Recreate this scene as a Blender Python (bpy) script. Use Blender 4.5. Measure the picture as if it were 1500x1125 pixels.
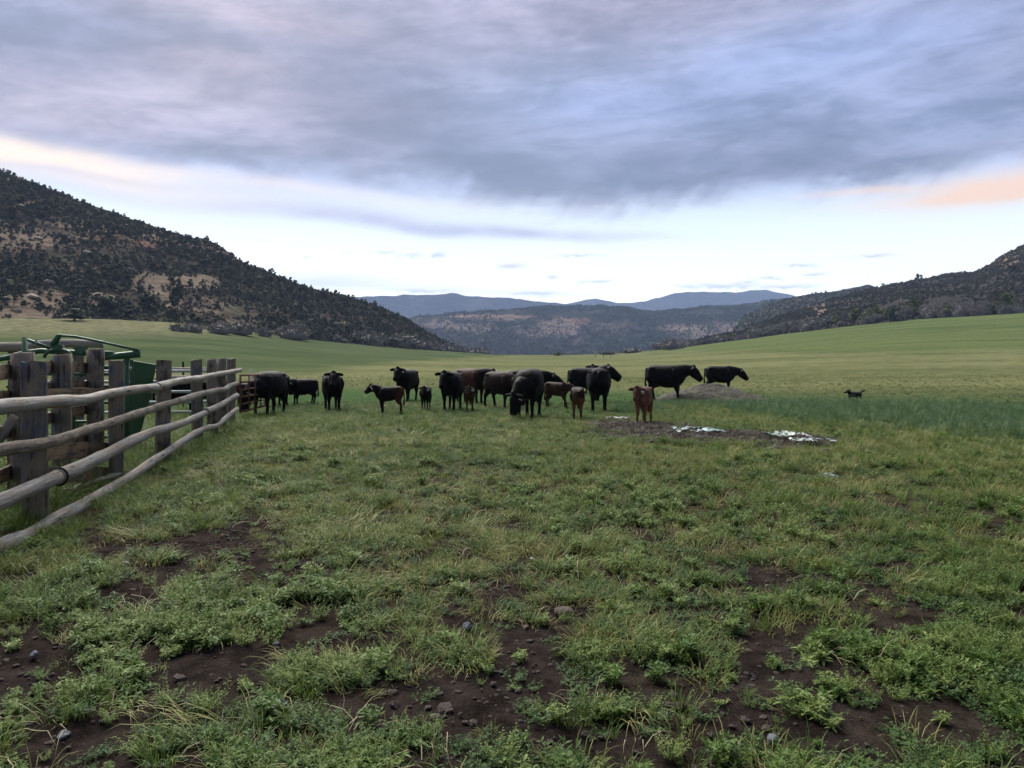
import bpy, bmesh, math, random
import numpy as np
from mathutils import Vector, Matrix, Quaternion

# ------------------------------------------------------------------ setup
S = bpy.context.scene
for o in list(bpy.data.objects):
    bpy.data.objects.remove(o)
COL = S.collection
R = math.radians
F = 1133.0          # focal length of the photograph in its own pixels
HZ = 525.0          # row of the true horizon
EYE = 1.6

cam = bpy.data.cameras.new('camera')
camo = bpy.data.objects.new('camera', cam)
COL.objects.link(camo)
camo.location = (0, 0, EYE)
camo.rotation_euler = (R(90), 0, 0)
cam.sensor_width = 36
cam.lens = 36 * F / 1500
cam.shift_y = -37.5 / 1500
cam.clip_start = 0.05
cam.clip_end = 60000
S.camera = camo

S.view_settings.view_transform = 'Standard'
S.view_settings.look = 'None'
S.view_settings.exposure = 2.65
S.view_settings.gamma = 1.0
S.view_settings.use_curve_mapping = False
S.render.engine = 'CYCLES'
try:
    S.cycles.use_denoising = True
    S.cycles.denoiser = 'OPENIMAGEDENOISE'
    S.cycles.denoising_input_passes = 'RGB_ALBEDO_NORMAL'
except Exception as e:
    print('denoise', e)
S.cycles.max_bounces = 5
S.cycles.diffuse_bounces = 3
S.cycles.glossy_bounces = 2
S.cycles.transmission_bounces = 3
S.cycles.volume_bounces = 0
S.cycles.transparent_max_bounces = 4

SUN_EL, SUN_AZ = 48.0, -25.0      # azimuth measured from straight ahead (+Y), clockwise


# ------------------------------------------------------------------ node helpers
class V:
    """a value socket with arithmetic"""
    def __init__(s, nt, sock): s.nt, s.s = nt, sock
    def _m(s, op, o=None, o2=None, clamp=False):
        n = s.nt.nodes.new('ShaderNodeMath'); n.operation = op; n.use_clamp = clamp
        for i, v in enumerate((s, o, o2)):
            if v is None: continue
            if isinstance(v, V): s.nt.links.new(v.s, n.inputs[i])
            else: n.inputs[i].default_value = v
        return V(s.nt, n.outputs[0])
    def __add__(s, o): return s._m('ADD', o)
    __radd__ = __add__
    def __sub__(s, o): return s._m('SUBTRACT', o)
    def __rsub__(s, o): return (s * -1.0) + o
    def __mul__(s, o): return s._m('MULTIPLY', o)
    __rmul__ = __mul__
    def __truediv__(s, o): return s._m('DIVIDE', o)
    def __pow__(s, o): return s._m('POWER', o)
    def abs(s): return s._m('ABSOLUTE')
    def max(s, o): return s._m('MAXIMUM', o)
    def min(s, o): return s._m('MINIMUM', o)
    def clamp(s): return s._m('ADD', 0.0, clamp=True)
    def exp(s): return s._m('EXPONENT')
    def step(s, a, b):
        n = s.nt.nodes.new('ShaderNodeMapRange'); n.interpolation_type = 'SMOOTHSTEP'
        s.nt.links.new(s.s, n.inputs[0])
        n.inputs[1].default_value = a; n.inputs[2].default_value = b
        return V(s.nt, n.outputs[0])


def vec(nt, x, y, z):
    n = nt.nodes.new('ShaderNodeCombineXYZ')
    for i, v in enumerate((x, y, z)):
        if isinstance(v, V): nt.links.new(v.s, n.inputs[i])
        else: n.inputs[i].default_value = v
    return n.outputs[0]


def noise(nt, vs, scale=1.0, detail=4, rough=0.55, dist=0.0, lac=2.0):
    n = nt.nodes.new('ShaderNodeTexNoise')
    if vs is not None: nt.links.new(vs, n.inputs['Vector'])
    n.inputs['Scale'].default_value = scale
    n.inputs['Detail'].default_value = detail
    n.inputs['Roughness'].default_value = rough
    n.inputs['Distortion'].default_value = dist
    n.inputs['Lacunarity'].default_value = lac
    return V(nt, n.outputs[0])


def mixc(nt, f, a, b, mode='MIX'):
    n = nt.nodes.new('ShaderNodeMix'); n.data_type = 'RGBA'; n.blend_type = mode
    if isinstance(f, V): nt.links.new(f.s, n.inputs[0])
    else: n.inputs[0].default_value = f
    for k, c in ((6, a), (7, b)):
        if isinstance(c, (tuple, list)): n.inputs[k].default_value = (*c[:3], 1)
        else: nt.links.new(c, n.inputs[k])
    return n.outputs[2]


def ramp(nt, v, pts, interp='LINEAR'):
    n = nt.nodes.new('ShaderNodeValToRGB')
    n.color_ramp.interpolation = interp
    el = n.color_ramp.elements
    while len(el) < len(pts): el.new(0.5)
    for e, (p, c) in zip(el, pts):
        e.position = p; e.color = (*c[:3], 1)
    nt.links.new(v.s, n.inputs[0])
    return n.outputs[0]


def azel(px, py):
    u = (px - 750) / F
    v = (HZ - py) / F
    a = math.atan(u)
    return math.degrees(a), math.degrees(math.atan(v * math.cos(a)))


# ------------------------------------------------------------------ world: dusk sky
W = bpy.data.worlds.new('World')
S.world = W
W.use_nodes = True
nt = W.node_tree
nt.nodes.clear()
tc = nt.nodes.new('ShaderNodeTexCoord')
sep = nt.nodes.new('ShaderNodeSeparateXYZ')
nt.links.new(tc.outputs['Generated'], sep.inputs[0])
dx, dy, dz = (V(nt, sep.outputs[i]) for i in range(3))
az = dx._m('ARCTAN2', dy) * (180 / math.pi)
el = dz._m('ARCSINE') * (180 / math.pi)
sky = nt.nodes.new('ShaderNodeTexSky')
sky.sky_type = 'NISHITA'
sky.sun_disc = False
sky.sun_elevation = R(SUN_EL)
sky.sun_rotation = R(SUN_AZ)
sky.air_density = 1.0; sky.dust_density = 2.0; sky.ozone_density = 1.5

e01 = (el / 60.0).clamp()
veil = ramp(nt, e01, [(0.0, (2.2, 2.05, 1.6)), (2.5 / 60, (1.95, 1.88, 1.55)), (6.0 / 60, (1.38, 1.40, 1.26)), (9.5 / 60, (.95, 1.06, 1.08)),
                      (12.5 / 60, (.50, .60, .88)), (18 / 60, (.36, .44, .74)), (30 / 60, (.30, .37, .62)), (1.0, (.28, .34, .56))])

# masks are read over a gently warped azimuth / elevation
wv = vec(nt, az * 0.055, el * 0.13, 3.1)
w1 = noise(nt, wv, 1.0, 3, 0.5) - 0.5
w2 = noise(nt, vec(nt, az * 0.055, el * 0.13, 9.7), 1.0, 3, 0.5) - 0.5
azw = az + w1 * 7.0
elw = el + w2 * 2.6


def gauss(a0, e0, sa, se, slope=0.0, warped=True):
    A = (azw if warped else az) - a0
    E = (elw if warped else el) - e0
    if slope: E = E - A * slope
    return (((A / sa) ** 2.0 + (E / se) ** 2.0) * -1.0).exp()


def gpx(px, py, rx, ry, slope=0.0, warped=True):
    a0, e0 = azel(px, py)
    a1, _ = azel(px + (rx if px < 750 else -rx), py)
    return gauss(a0, e0, abs(a1 - a0), ry / F * 57.3 * math.cos(R(a0)), slope, warped)


# lower edge of the cloud deck
fc = nt.nodes.new('ShaderNodeFloatCurve')
edge_pts = [(-200, 232), (0, 218), (200, 236), (400, 250), (560, 262), (680, 280), (780, 297), (900, 306), (1010, 300), (1120, 284), (1250, 278), (1380, 262), (1500, 228), (1700, 220)]
cv = fc.mapping.curves[0]
pts = []
for p in edge_pts:
    a, e = azel(*p)
    pts.append(((a + 90) / 180, e / 60))
pts = [(0.0, pts[0][1])] + pts + [(1.0, pts[-1][1])]
while len(cv.points) < len(pts): cv.points.new(0.5, 0.5)
for q, p in zip(cv.points, pts): q.location = p
fc.mapping.update()
nt.links.new(((az + 90.0) / 180.0).clamp().s, fc.inputs['Value'])
edge = V(nt, fc.outputs[0]) * 60.0

nA = noise(nt, vec(nt, az * 0.050, el * 0.15, 0.0), 1.0, 9, 0.62, 0.5)
nB = noise(nt, vec(nt, az * 0.15, el * 0.34, 5.0), 1.0, 9, 0.64, 0.5)
nC = noise(nt, vec(nt, az * 0.035 + el * 0.03, el * 0.10, 12.0), 1.0, 6, 0.55, 0.8)
vir = noise(nt, vec(nt, az * 0.45 - el * 0.32, el * 0.055, 7.0), 1.0, 5, 0.6, 0.3)      # rain streaks
d_e = el - edge
deck = (d_e + (nA - 0.5) * 4.5 + (nB - 0.5) * 2.4 + (vir - 0.5) * 2.0 + (nB - 0.5) * 2.0).step(-1.4, 1.5)

# colour inside the deck
zc = dz.max(0.0) + 0.10
cu, cw = dx / zc, dy / zc
nP = noise(nt, vec(nt, cu * 0.80, cw * 1.15, 1.7), 1.0, 11, 0.66, 0.35)
nQ = noise(nt, vec(nt, cu * 2.6 + cw * .5, cw * 3.0, 6.2), 1.0, 8, 0.68, 0.2)
tone = (nA * 0.24 + nC * 0.24 + nP * 0.50 + nQ * 0.22 + nB * 0.16).step(0.575, 0.775)
deckc = mixc(nt, tone, (.088, .098, .165), (.40, .395, .54))
dark = (gpx(640, 205, 380, 52, -0.17) * 0.9 + gpx(1080, 238, 300, 34, 0.0) * 0.8 + gpx(560, 75, 280, 38, -0.12) * 0.55 + gpx(180, 85, 240, 40) * 0.45 + gpx(1420, 80, 130, 30) * 0.30).min(0.95)
deckc = mixc(nt, dark * (1.25 - tone * 0.5), deckc, (.066, .080, .150))
blue = (gpx(1090, 120, 330, 70, 0.06) * 0.85 + gpx(1400, 165, 200, 50) * 0.6 + gpx(820, 150, 120, 28) * 0.5 + gpx(1330, 35, 260, 40) * 0.5 + gpx(60, 20, 120, 40) * 0.5)
deckc = mixc(nt, (blue * (nB * 0.5 + nP * 1.0 + nQ * .5 - 0.38)).clamp(), deckc, (.33, .44, .76))
pink = gpx(230, 150, 300, 40) * 0.55 + gpx(380, 25, 200, 30, -0.1) * 0.5 + gpx(300, 95, 120, 25) * 0.5 + gpx(880, 15, 260, 40) * 0.35 + gpx(60, 170, 160, 30) * 0.45
deckc = mixc(nt, (pink * (nQ * 1.0 + nP * 0.9 - 0.3)).clamp(), deckc, (.70, .53, .60))

stri = noise(nt, vec(nt, az * 0.10 + el * 0.05, el * 0.55 - az * 0.06, 21.0), 1.0, 9, 0.68, 0.9)
fold = (stri * .55 + nQ * .45).step(0.36, 0.64)
deckc = mixc(nt, 1.0, deckc, ramp(nt, fold, [(0, (.60, .62, .66)), (.5, (.88, .88, .90)), (1, (1.12, 1.12, 1.12))]), 'MULTIPLY')
# open sky below the deck, streaks and warm fringes
lo = veil
streak = ((nQ * .8 + .6) * (gpx(290, 300, 260, 13, -0.03) * 0.8 + gpx(590, 322, 260, 11, -0.06) * 0.9 + gpx(760, 340, 200, 9, -0.05) * 0.9 + gpx(500, 262, 260, 14, -.05) * 0.5) * (0.1 + nB * 1.1)).clamp()
lo = mixc(nt, streak, lo, (.50, .50, .68))
lowc = (gpx(480, 418, 110, 12) * 0.75 + gpx(700, 430, 220, 8) * 0.45)
lo = mixc(nt, (lowc * (nB * 1.4)).clamp(), lo, (.66, .73, .84))
warm = (gpx(60, 243, 230, 24, -0.08) * 1.1 + gpx(330, 262, 260, 10, -.06) * 0.38 + gpx(600, 300, 260, 16) * 0.12)
warm = (warm * (nB * 1.1 + nQ * .9)).clamp()
whole = mixc(nt, deck, lo, deckc)
whole = mixc(nt, warm * 0.95, whole, (1.25, .96, .66))
orange = (gpx(1500, 262, 190, 26, 0.10) * 1.15 + gpx(1400, 290, 140, 9, 0.02) * 0.6 + gpx(1250, 284, 90, 6) * 0.5)
orange = (orange * (nB * 1.3 + nQ * 1.3 - .35)).clamp()
whole = mixc(nt, orange, whole, (1.12, .72, .42))
lav = (gpx(140, 265, 190, 9) * 0.7 * (0.3 + nB)).clamp()
whole = mixc(nt, lav, whole, (.60, .55, .64))

# small far clouds over the horizon
small = [(567, 371, 18, 3.5), (600, 376, 22, 4), (644, 375, 15, 3), (750, 390, 22, 4.5), (850, 375, 46, 1.8), (876, 412, 36, 3.4), (786, 428, 45, 4),
         (1172, 390, 30, 2.6), (1128, 408, 26, 3.0), (1192, 402, 26, 2.4), (1280, 375, 30, 2.6), (1090, 414, 22, 2), (1060, 420, 80, 5), (506, 373, 11, 2.2), (450, 378, 9, 1.8), (1150, 420, 60, 5), (810, 406, 14, 3), (620, 424, 60, 3)]
fine = noise(nt, vec(nt, az * 1.1, el * 2.6, 2.0), 1.0, 5, 0.65)
acc = None
fz = fine * 1.6 - 0.1
azf = az + (fine - 0.5) * 2.4
elf = el + (nB - 0.5) * 1.0 + (fine - 0.5) * 0.8
for (px, py, rx, ry) in small:
    a0, e0 = azel(px, py)
    sa, se = rx / F * 57.3, ry / F * 57.3
    g = (((((azf - a0) / sa) ** 2.0) + (((elf - e0) / se) ** 2.0)) * -1.0).exp()
    acc = g if acc is None else acc.max(g)
whole = mixc(nt, (acc * fz).step(0.1, 0.9) * 0.75, whole, (.47, .52, .63))
pk = gpx(752, 391, 24, 4, 0, False) * 0.5 + gpx(1280, 375, 30, 3, 0, False) * 0.4
whole = mixc(nt, pk.clamp(), whole, (.85, .66, .62))

bg1 = nt.nodes.new('ShaderNodeBackground'); bg1.inputs[1].default_value = 0.05
nt.links.new(sky.outputs[0], bg1.inputs[0])
bg2 = nt.nodes.new('ShaderNodeBackground'); bg2.inputs[1].default_value = 0.168
nt.links.new(whole, bg2.inputs[0])
mx = nt.nodes.new('ShaderNodeMixShader'); mx.inputs[0].default_value = 0.90
nt.links.new(bg1.outputs[0], mx.inputs[1]); nt.links.new(bg2.outputs[0], mx.inputs[2])
wo = nt.nodes.new('ShaderNodeOutputWorld')
nt.links.new(mx.outputs[0], wo.inputs[0])
W.cycles.sampling_method = 'MANUAL'
W.cycles.sample_map_resolution = 512

sl = bpy.data.lights.new('sun', 'SUN')
sl.energy = 1.5
sl.angle = R(52)
sl.color = (1.0, 0.97, 0.89)
so = bpy.data.objects.new('sun', sl)
COL.objects.link(so)
sd = Vector((math.sin(R(SUN_AZ)) * math.cos(R(SUN_EL)), math.cos(R(SUN_AZ)) * math.cos(R(SUN_EL)), math.sin(R(SUN_EL))))
so.rotation_euler = (-sd).to_track_quat('-Z', 'Y').to_euler()
so.location = sd * 50 + Vector((0, 0, 5))


# ------------------------------------------------------------------ numpy noise
def _hash(ix, iy, seed):
    h = (ix.astype(np.int64) * 374761393 + iy.astype(np.int64) * 668265263 + seed * 974634777) & 0xFFFFFFFF
    h = ((h ^ (h >> 13)) * 1274126177) & 0xFFFFFFFF
    h = (h ^ (h >> 16)) & 0xFFFFFF
    return h / float(0xFFFFFF)


def vnoise(x, y, seed=0):
    x = np.asarray(x, float); y = np.asarray(y, float)
    ix, iy = np.floor(x), np.floor(y)
    fx, fy = x - ix, y - iy
    fx = fx * fx * (3 - 2 * fx); fy = fy * fy * (3 - 2 * fy)
    a, b = _hash(ix, iy, seed), _hash(ix + 1, iy, seed)
    c, d = _hash(ix, iy + 1, seed), _hash(ix + 1, iy + 1, seed)
    return (a * (1 - fx) + b * fx) * (1 - fy) + (c * (1 - fx) + d * fx) * fy


def fbm(x, y, seed=0, oct=4, gain=0.5):
    s, a, t = 0, 1.0, 0
    x = np.asarray(x, float); y = np.asarray(y, float)
    for k in range(oct):
        s = s + a * vnoise(x * 2 ** k + 17.3 * k, y * 2 ** k - 9.1 * k, seed + k)
        t += a; a *= gain
    return s / t


def sstep(v, a, b):
    t = np.clip((v - a) / (b - a), 0, 1)
    return t * t * (3 - 2 * t)


rng = np.random.default_rng(7)
rnd = random.Random(11)


# ------------------------------------------------------------------ terrain height
EDGE = [(-900, 190, 462), (0, 205, 466), (150, 225, 467), (250, 238, 472), (340, 255, 482), (430, 275, 495), (520, 310, 504), (600, 350, 511), (680, 390, 516), (740, 420, 520),
        (830, 430, 520), (900, 430, 518), (980, 420, 511), (1060, 395, 501), (1150, 365, 489), (1250, 340, 477), (1340, 320, 468), (1500, 300, 458), (2400, 270, 450)]
E_u = np.array([(p[0] - 750) / F for p in EDGE]); E_d = np.array([p[1] for p in EDGE], float)
E_z = np.array([EYE + (HZ - p[2]) / F * p[1] for p in EDGE])


def pxpy(x, y, z=0.0):
    y = np.maximum(y, 0.3)
    return 750 + F * x / y, HZ + F * (EYE - z) / y


SOIL = [(745, 1010, 95, 105, 1.0), (690, 1070, 140, 60, 1.0), (795, 925, 60, 34, .8), (35, 985, 110, 45, .9), (70, 1095, 130, 45, .9), (330, 1015, 120, 30, .6), (470, 1060, 60, 40, .55),
        (245, 812, 110, 22, .75), (345, 792, 90, 17, .8), (150, 850, 60, 14, .6), (440, 820, 60, 10, .5), (1075, 1010, 40, 55, .8), (1140, 852, 62, 18, .7), (1020, 860, 40, 14, .6), (1220, 1045, 60, 26, .75),
        (1010, 1095, 80, 22, .7), (1450, 778, 50, 12, .6), (1480, 1010, 26, 40, .6), (690, 698, 70, 7, .55), (770, 712, 50, 7, .4), (565, 757, 60, 9, .55), (590, 1000, 40, 60, .5), (860, 1100, 80, 30, .8),
        (600, 905, 60, 14, .5), (1290, 770, 40, 8, .4), (1350, 930, 40, 18, .5), (930, 900, 40, 12, .5), (1240, 680, 60, 6, .5), (1180, 1110, 110, 20, .7)]
MUD = [(935, 632, 60, 11), (1010, 642, 60, 9), (1075, 641, 55, 7), (1160, 649, 46, 10), (905, 626, 40, 8)]


def soil_mask(x, y):
    px, py = pxpy(x, y)
    wob = (fbm(x * 1.9, y * 1.9, 31, 3) - .5)
    wob2 = (fbm(x * 1.9, y * 1.9, 57, 3) - .5)
    m = np.zeros_like(px)
    sc = np.clip((py - HZ) / 400, .1, 1.5)
    for (cx, cy, rx, ry, s) in SOIL:
        e = ((px - cx + wob * 260 * sc) / rx) ** 2 + ((py - cy + wob2 * 120 * sc) / ry) ** 2
        m = np.maximum(m, s * np.exp(-e ** 1.5 * .8))
    n = fbm(x * 2.1, y * 2.1, 5, 4, .6)
    m = m + sstep(n, .55, .78) * .6 * np.clip(1.15 - y / 24, .12, 1)
    return np.clip(m, 0, 1)


def mud_mask(x, y):
    px, py = pxpy(x, y)
    wob = (fbm(x * 1.3, y * 1.3, 77, 4) - .5)
    m = np.zeros_like(px)
    for (cx, cy, rx, ry) in MUD:
        e = ((px - cx + wob * 60) / rx) ** 2 + ((py - cy + wob * 14) / ry) ** 2
        m = np.maximum(m, np.exp(-e * e * .9))
    return m


def base_z(x, y):
    u = x / np.maximum(y, 1.0)
    De = np.interp(u, E_u, E_d); Ze = np.interp(u, E_u, E_z)
    s = np.clip((y - 42) / (De - 42), 0, 1)
    z = Ze * s ** 1.6
    over = np.maximum(y - De, 0)
    side = np.clip((np.abs(u + .05) - .1) / .3, 0, 1)
    z = z - np.minimum(over * .06, 45)
    z = z + np.clip((y - 60) / 120, 0, 1) * (fbm(x / 45, y / 45, 3, 3) - .5) * 2.2 * np.clip((De - y) / 80, 0, 1)
    return z


def gz(x, y):
    x = np.asarray(x, float); y = np.asarray(y, float)
    z = base_z(x, y)
    near = np.clip(1 - y / 60, 0, 1)
    fd = np.abs(x - (-4.55 - .19 * (y - 7.7)))
    z = z + (fbm(x / 3.2, y / 3.2, 9, 3) - .5) * .10 * near * (1 - .9 * sstep(fd, 1.3, .5)) - .035 * sstep(fd, 1.2, .4) * near
    return z


def gzs(x, y): return float(gz(np.array([x]), np.array([y]))[0])


def Wp(px, py, z=0.0):
    d = (EYE - z) * F / (py - HZ)
    return ((px - 750) / F * d, d)


def at(px, d, py):
    return Vector(((px - 750) / F * d, d, EYE + (HZ - py) / F * d))


# ------------------------------------------------------------------ object helpers
def link(name, me, parent=None, mat=None):
    o = bpy.data.objects.new(name, me)
    COL.objects.link(o)
    if mat is not None and me is not None:
        me.materials.append(mat)
    if parent is not None: o.parent = parent
    return o


def tag(o, label=None, cat=None, group=None, kind=None):
    if label: o['label'] = label
    if cat: o['category'] = cat
    if group: o['group'] = group
    if kind: o['kind'] = kind
    return o


def empty(name, loc, rz=0.0):
    o = bpy.data.objects.new(name, None)
    o.empty_display_size = .2
    COL.objects.link(o)
    o.location = loc; o.rotation_euler = (0, 0, rz)
    return o


def mesh_np(name, v, f, smooth=False):
    me = bpy.data.meshes.new(name)
    v = np.asarray(v, np.float32); f = np.asarray(f, np.int32)
    n = f.shape[1]
    me.vertices.add(len(v)); me.vertices.foreach_set('co', v.ravel())
    me.loops.add(f.size); me.loops.foreach_set('vertex_index', f.ravel())
    me.polygons.add(len(f)); me.polygons.foreach_set('loop_start', np.arange(0, f.size, n, dtype=np.int32))
    me.update(calc_edges=True)
    me.validate()
    if smooth: me.polygons.foreach_set('use_smooth', np.ones(len(me.polygons), bool))
    return me


def attr(me, name, vals):
    a = me.attributes.new(name, 'FLOAT', 'POINT')
    a.data.foreach_set('value', np.asarray(vals, np.float32))


class MB:
    """collects geometry for one mesh"""
    def __init__(s): s.v = []; s.f = []
    def add(s, vs, fs):
        b = len(s.v); s.v += [tuple(p) for p in vs]; s.f += [tuple(i + b for i in q) for q in fs]
    def box(s, c, size, rot=None, jit=0.0):
        x, y, z = (k / 2 for k in size)
        vs = [Vector((a * x, b * y, d * z)) for a in (-1, 1) for b in (-1, 1) for d in (-1, 1)]
        if jit: vs = [p + Vector((rnd.uniform(-jit, jit) for _ in range(3))) for p in vs]
        if rot is not None: vs = [rot @ p for p in vs]
        s.add([p + Vector(c) for p in vs], [(0, 1, 3, 2), (4, 6, 7, 5), (0, 4, 5, 1), (2, 3, 7, 6), (0, 2, 6, 4), (1, 5, 7, 3)])
    def beam(s, a, b, w, h, jit=0.0):
        a, b = Vector(a), Vector(b)
        d = b - a
        q = d.to_track_quat('X', 'Z').to_matrix()
        s.box((a + b) / 2, (d.length, w, h), q, jit)
    def _sq(s, v, p): return math.copysign(abs(v) ** p, v)
    def tube(s, pts, rad, sides=8, jit=0.0, ell=None, cap=True, up=None, sq=1.0):
        pts = [Vector(p) for p in pts]
        n = len(pts)
        if not hasattr(rad, '__len__'): rad = [rad] * n
        vs = []
        prev = None
        for i, p in enumerate(pts):
            t = (pts[min(i + 1, n - 1)] - pts[max(i - 1, 0)]).normalized()
            ref = up if up is not None else (Vector((0, 0, 1)) if abs(t.z) < .9 else Vector((0, 1, 0)))
            if prev is not None and up is None:
                ref = prev
            a = t.cross(ref)
            if a.length < 1e-4: a = t.cross(Vector((1, 0, 0)))
            a.normalize()
            b = a.cross(t).normalized()
            prev = b
            r = rad[i]
            ra, rb = (r if hasattr(r, '__len__') else (r, r))
            for k in range(sides):
                th = 2 * math.pi * k / sides
                j = 1 + rnd.uniform(-jit, jit)
                vs.append(p + a * (s._sq(math.cos(th), sq) * ra * j) + b * (s._sq(math.sin(th), sq) * rb * j))
        fs = []
        for i in range(n - 1):
            for k in range(sides):
                k2 = (k + 1) % sides
                fs.append((i * sides + k, i * sides + k2, (i + 1) * sides + k2, (i + 1) * sides + k))
        if cap:
            fs.append(tuple(range(sides - 1, -1, -1)))
            fs.append(tuple((n - 1) * sides + k for k in range(sides)))
        s.add(vs, fs)
    def mesh(s, name, smooth=False):
        me = bpy.data.meshes.new(name)
        me.from_pydata(s.v, [], s.f); me.update()
        if smooth: me.polygons.foreach_set('use_smooth', np.ones(len(me.polygons), bool))
        return me
    def obj(s, name, mat, parent=None, smooth=False):
        return link(name, s.mesh(name, smooth), parent, mat)


def newmat(name):
    m = bpy.data.materials.new(name); m.use_nodes = True
    nt = m.node_tree
    b = nt.nodes['Principled BSDF']
    b.inputs['Specular IOR Level'].default_value = 0.2
    b.inputs['Roughness'].default_value = 0.85
    return m, nt, b


def bump(nt, b, h, strength=.4, dist=.02):
    n = nt.nodes.new('ShaderNodeBump'); n.inputs['Strength'].default_value = strength; n.inputs['Distance'].default_value = dist
    nt.links.new(h.s, n.inputs['Height']); nt.links.new(n.outputs[0], b.inputs['Normal'])


def attrv(nt, name):
    n = nt.nodes.new('ShaderNodeAttribute'); n.attribute_name = name
    return V(nt, n.outputs['Fac'])


def objco(nt): return nt.nodes.new('ShaderNodeTexCoord').outputs['Object']
def pos(nt): return nt.nodes.new('ShaderNodeNewGeometry').outputs['Position']
def xyz(nt, s):
    n = nt.nodes.new('ShaderNodeSeparateXYZ'); nt.links.new(s, n.inputs[0])
    return [V(nt, n.outputs[i]) for i in range(3)]
def orand(nt): return V(nt, nt.nodes.new('ShaderNodeObjectInfo').outputs['Random'])


# ------------------------------------------------------------------ ground sheet
def build_ground():
    az1 = np.linspace(-42, 42, 340)
    azs = np.concatenate([np.linspace(-180, -44, 40), az1, np.linspace(44, 180, 40)[:-1]])
    rs = np.concatenate([[0.3, .7, 1.1], np.geomspace(1.5, 460, 470), np.geomspace(500, 6200, 24)])
    A, Rr = np.meshgrid(np.radians(azs), rs)
    x = Rr * np.sin(A); y = Rr * np.cos(A)
    z = gz(x, y)
    soil = soil_mask(x, y); mud = mud_mask(x, y)
    near = np.clip(1 - y / 26, 0, 1)
    rough = (fbm(x * 4, y * 4, 21, 4, .6) - .5) * .045 + (fbm(x * 14, y * 14, 25, 2) - .5) * .022
    z = z + rough * near + mud * (fbm(x * 3, y * 3, 91, 4, .6) - .25) * .16
    n, m = x.shape
    v = np.stack([x, y, z], -1).reshape(-1, 3)
    i = np.arange(n - 1)[:, None] * m + np.arange(m)[None]
    j = np.arange(n - 1)[:, None] * m + (np.arange(m)[None] + 1) % m
    f = np.stack([i, j, j + m, i + m], -1).reshape(-1, 4)[:, ::-1]
    me = mesh_np('ground', v, f, True)
    px, py = pxpy(x, y, z)
    py = np.where(y > 5, py, 1200)
    pale = sstep(py, 500, 480) * sstep(px, 620, 430) * (y > 60)
    wob = (fbm(x / 9, y / 30, 41, 4) - .5)
    ol0 = np.interp(px, [0, 450, 620, 800, 1500], [548, 545, 528, 517, 514])
    olive = sstep(py + wob * 16, ol0 - 5, ol0 + 5) * sstep(py + wob * 22, 585, 560)
    olive = np.maximum(olive, 0)
    rightgreen = sstep(py + wob * 10, 520, 510) * sstep(px, 800, 1000)
    # taller blue-green strip
    b_lo = np.interp(px, [300, 600, 900, 1000, 1300, 1500, 1800], [612, 610, 612, 596, 628, 645, 660])
    b_hi = np.interp(px, [300, 600, 900, 1000, 1300, 1500, 1800], [572, 572, 574, 578, 584, 596, 606])
    blue = sstep(py + wob * 14, b_hi - 5, b_hi + 5) * sstep(py + wob * 12, b_lo + 5, b_lo - 5) * np.where(px > 900, 1, .95)
    for k, a in (('soil', soil), ('mud', mud), ('pale', pale), ('olive', olive), ('rgreen', rightgreen), ('blue', blue)):
        attr(me, k, np.broadcast_to(a, x.shape).ravel())
    M, nt, b = newmat('pasture')
    P = pos(nt)
    X, Y, Z = xyz(nt, P)
    n1 = noise(nt, P, .35, 5, .6)
    n2 = noise(nt, P, 5.0, 5, .65)
    n3 = noise(nt, P, 70.0, 5, .75)
    far = noise(nt, vec(nt, X * .035, Y * .05, 0.0), 1.0, 7, .7)
    fstr = noise(nt, vec(nt, X * .018, Y * .045 + Z * .5, 3.0), 1.0, 7, .72)
    f2 = noise(nt, vec(nt, X * .5, Y * .6, 0.0), 1.0, 5, .7)
    fld = mixc(nt, (far * .6 + fstr * .45).step(.40, .64), (.040, .057, .028), (.066, .083, .040))
    olv = mixc(nt, (fstr * .6 + f2 * .5).step(.44, .62), (.062, .073, .032), (.122, .126, .062))
    rg = mixc(nt, (fstr * .7 + f2 * .4).step(.44, .62), (.048, .068, .026), (.082, .101, .042))
    pl = mixc(nt, (n1 * .5 + f2 * .6).step(.4, .68), (.060, .069, .037), (.16, .150, .090))
    c = mixc(nt, attrv(nt, 'olive'), fld, olv)
    c = mixc(nt, attrv(nt, 'rgreen'), c, rg)
    c = mixc(nt, attrv(nt, 'pale'), c, pl)
    c = mixc(nt, attrv(nt, 'blue') * .85, c, mixc(nt, f2, (.030, .062, .024), (.052, .092, .036)))
    # near: mixture of thatch, low green and soil
    thatch = mixc(nt, n2.step(.3, .7), (.040, .056, .015), (.100, .112, .034))
    thatch = mixc(nt, n1.step(.42, .62), thatch, mixc(nt, n3, (.045, .065, .025), (.095, .115, .045)))
    nearm = Y.step(34.0, 14.0)
    thatch = mixc(nt, Y.step(16.0, 9.0) * .75, thatch, mixc(nt, (n2 * .6 + n3 * .5).step(.35, .7), (.018, .015, .011), (.070, .060, .036)))
    thatch = mixc(nt, Y.step(11.0, 6.5), thatch, mixc(nt, (n2 * .5 + n3 * .6).step(.40, .66), (.010, .0078, .0068), (.047, .037, .030)))
    c = mixc(nt, nearm * (1.0 - attrv(nt, 'blue') * .8), c, thatch)
    dirt = mixc(nt, n2.step(.3, .72), (.013, .0100, .0092), (.043, .0335, .0300))
    dirt = mixc(nt, n3.step(.45, .34) * .7, dirt, (.006, .005, .0048))
    dirt = mixc(nt, n3.step(.56, .68) * .6, dirt, (.075, .060, .052))
    sm = (attrv(nt, 'soil') * 1.25 + (n2 - .5) * .8 + (n3 - .5) * .4 - Y.step(10.0, 30.0) * .25).step(.22, .55)
    c = mixc(nt, sm, c, dirt)
    mud_ = mixc(nt, n2.step(.35, .7), (.007, .0055, .0055), (.030, .023, .020))
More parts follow.
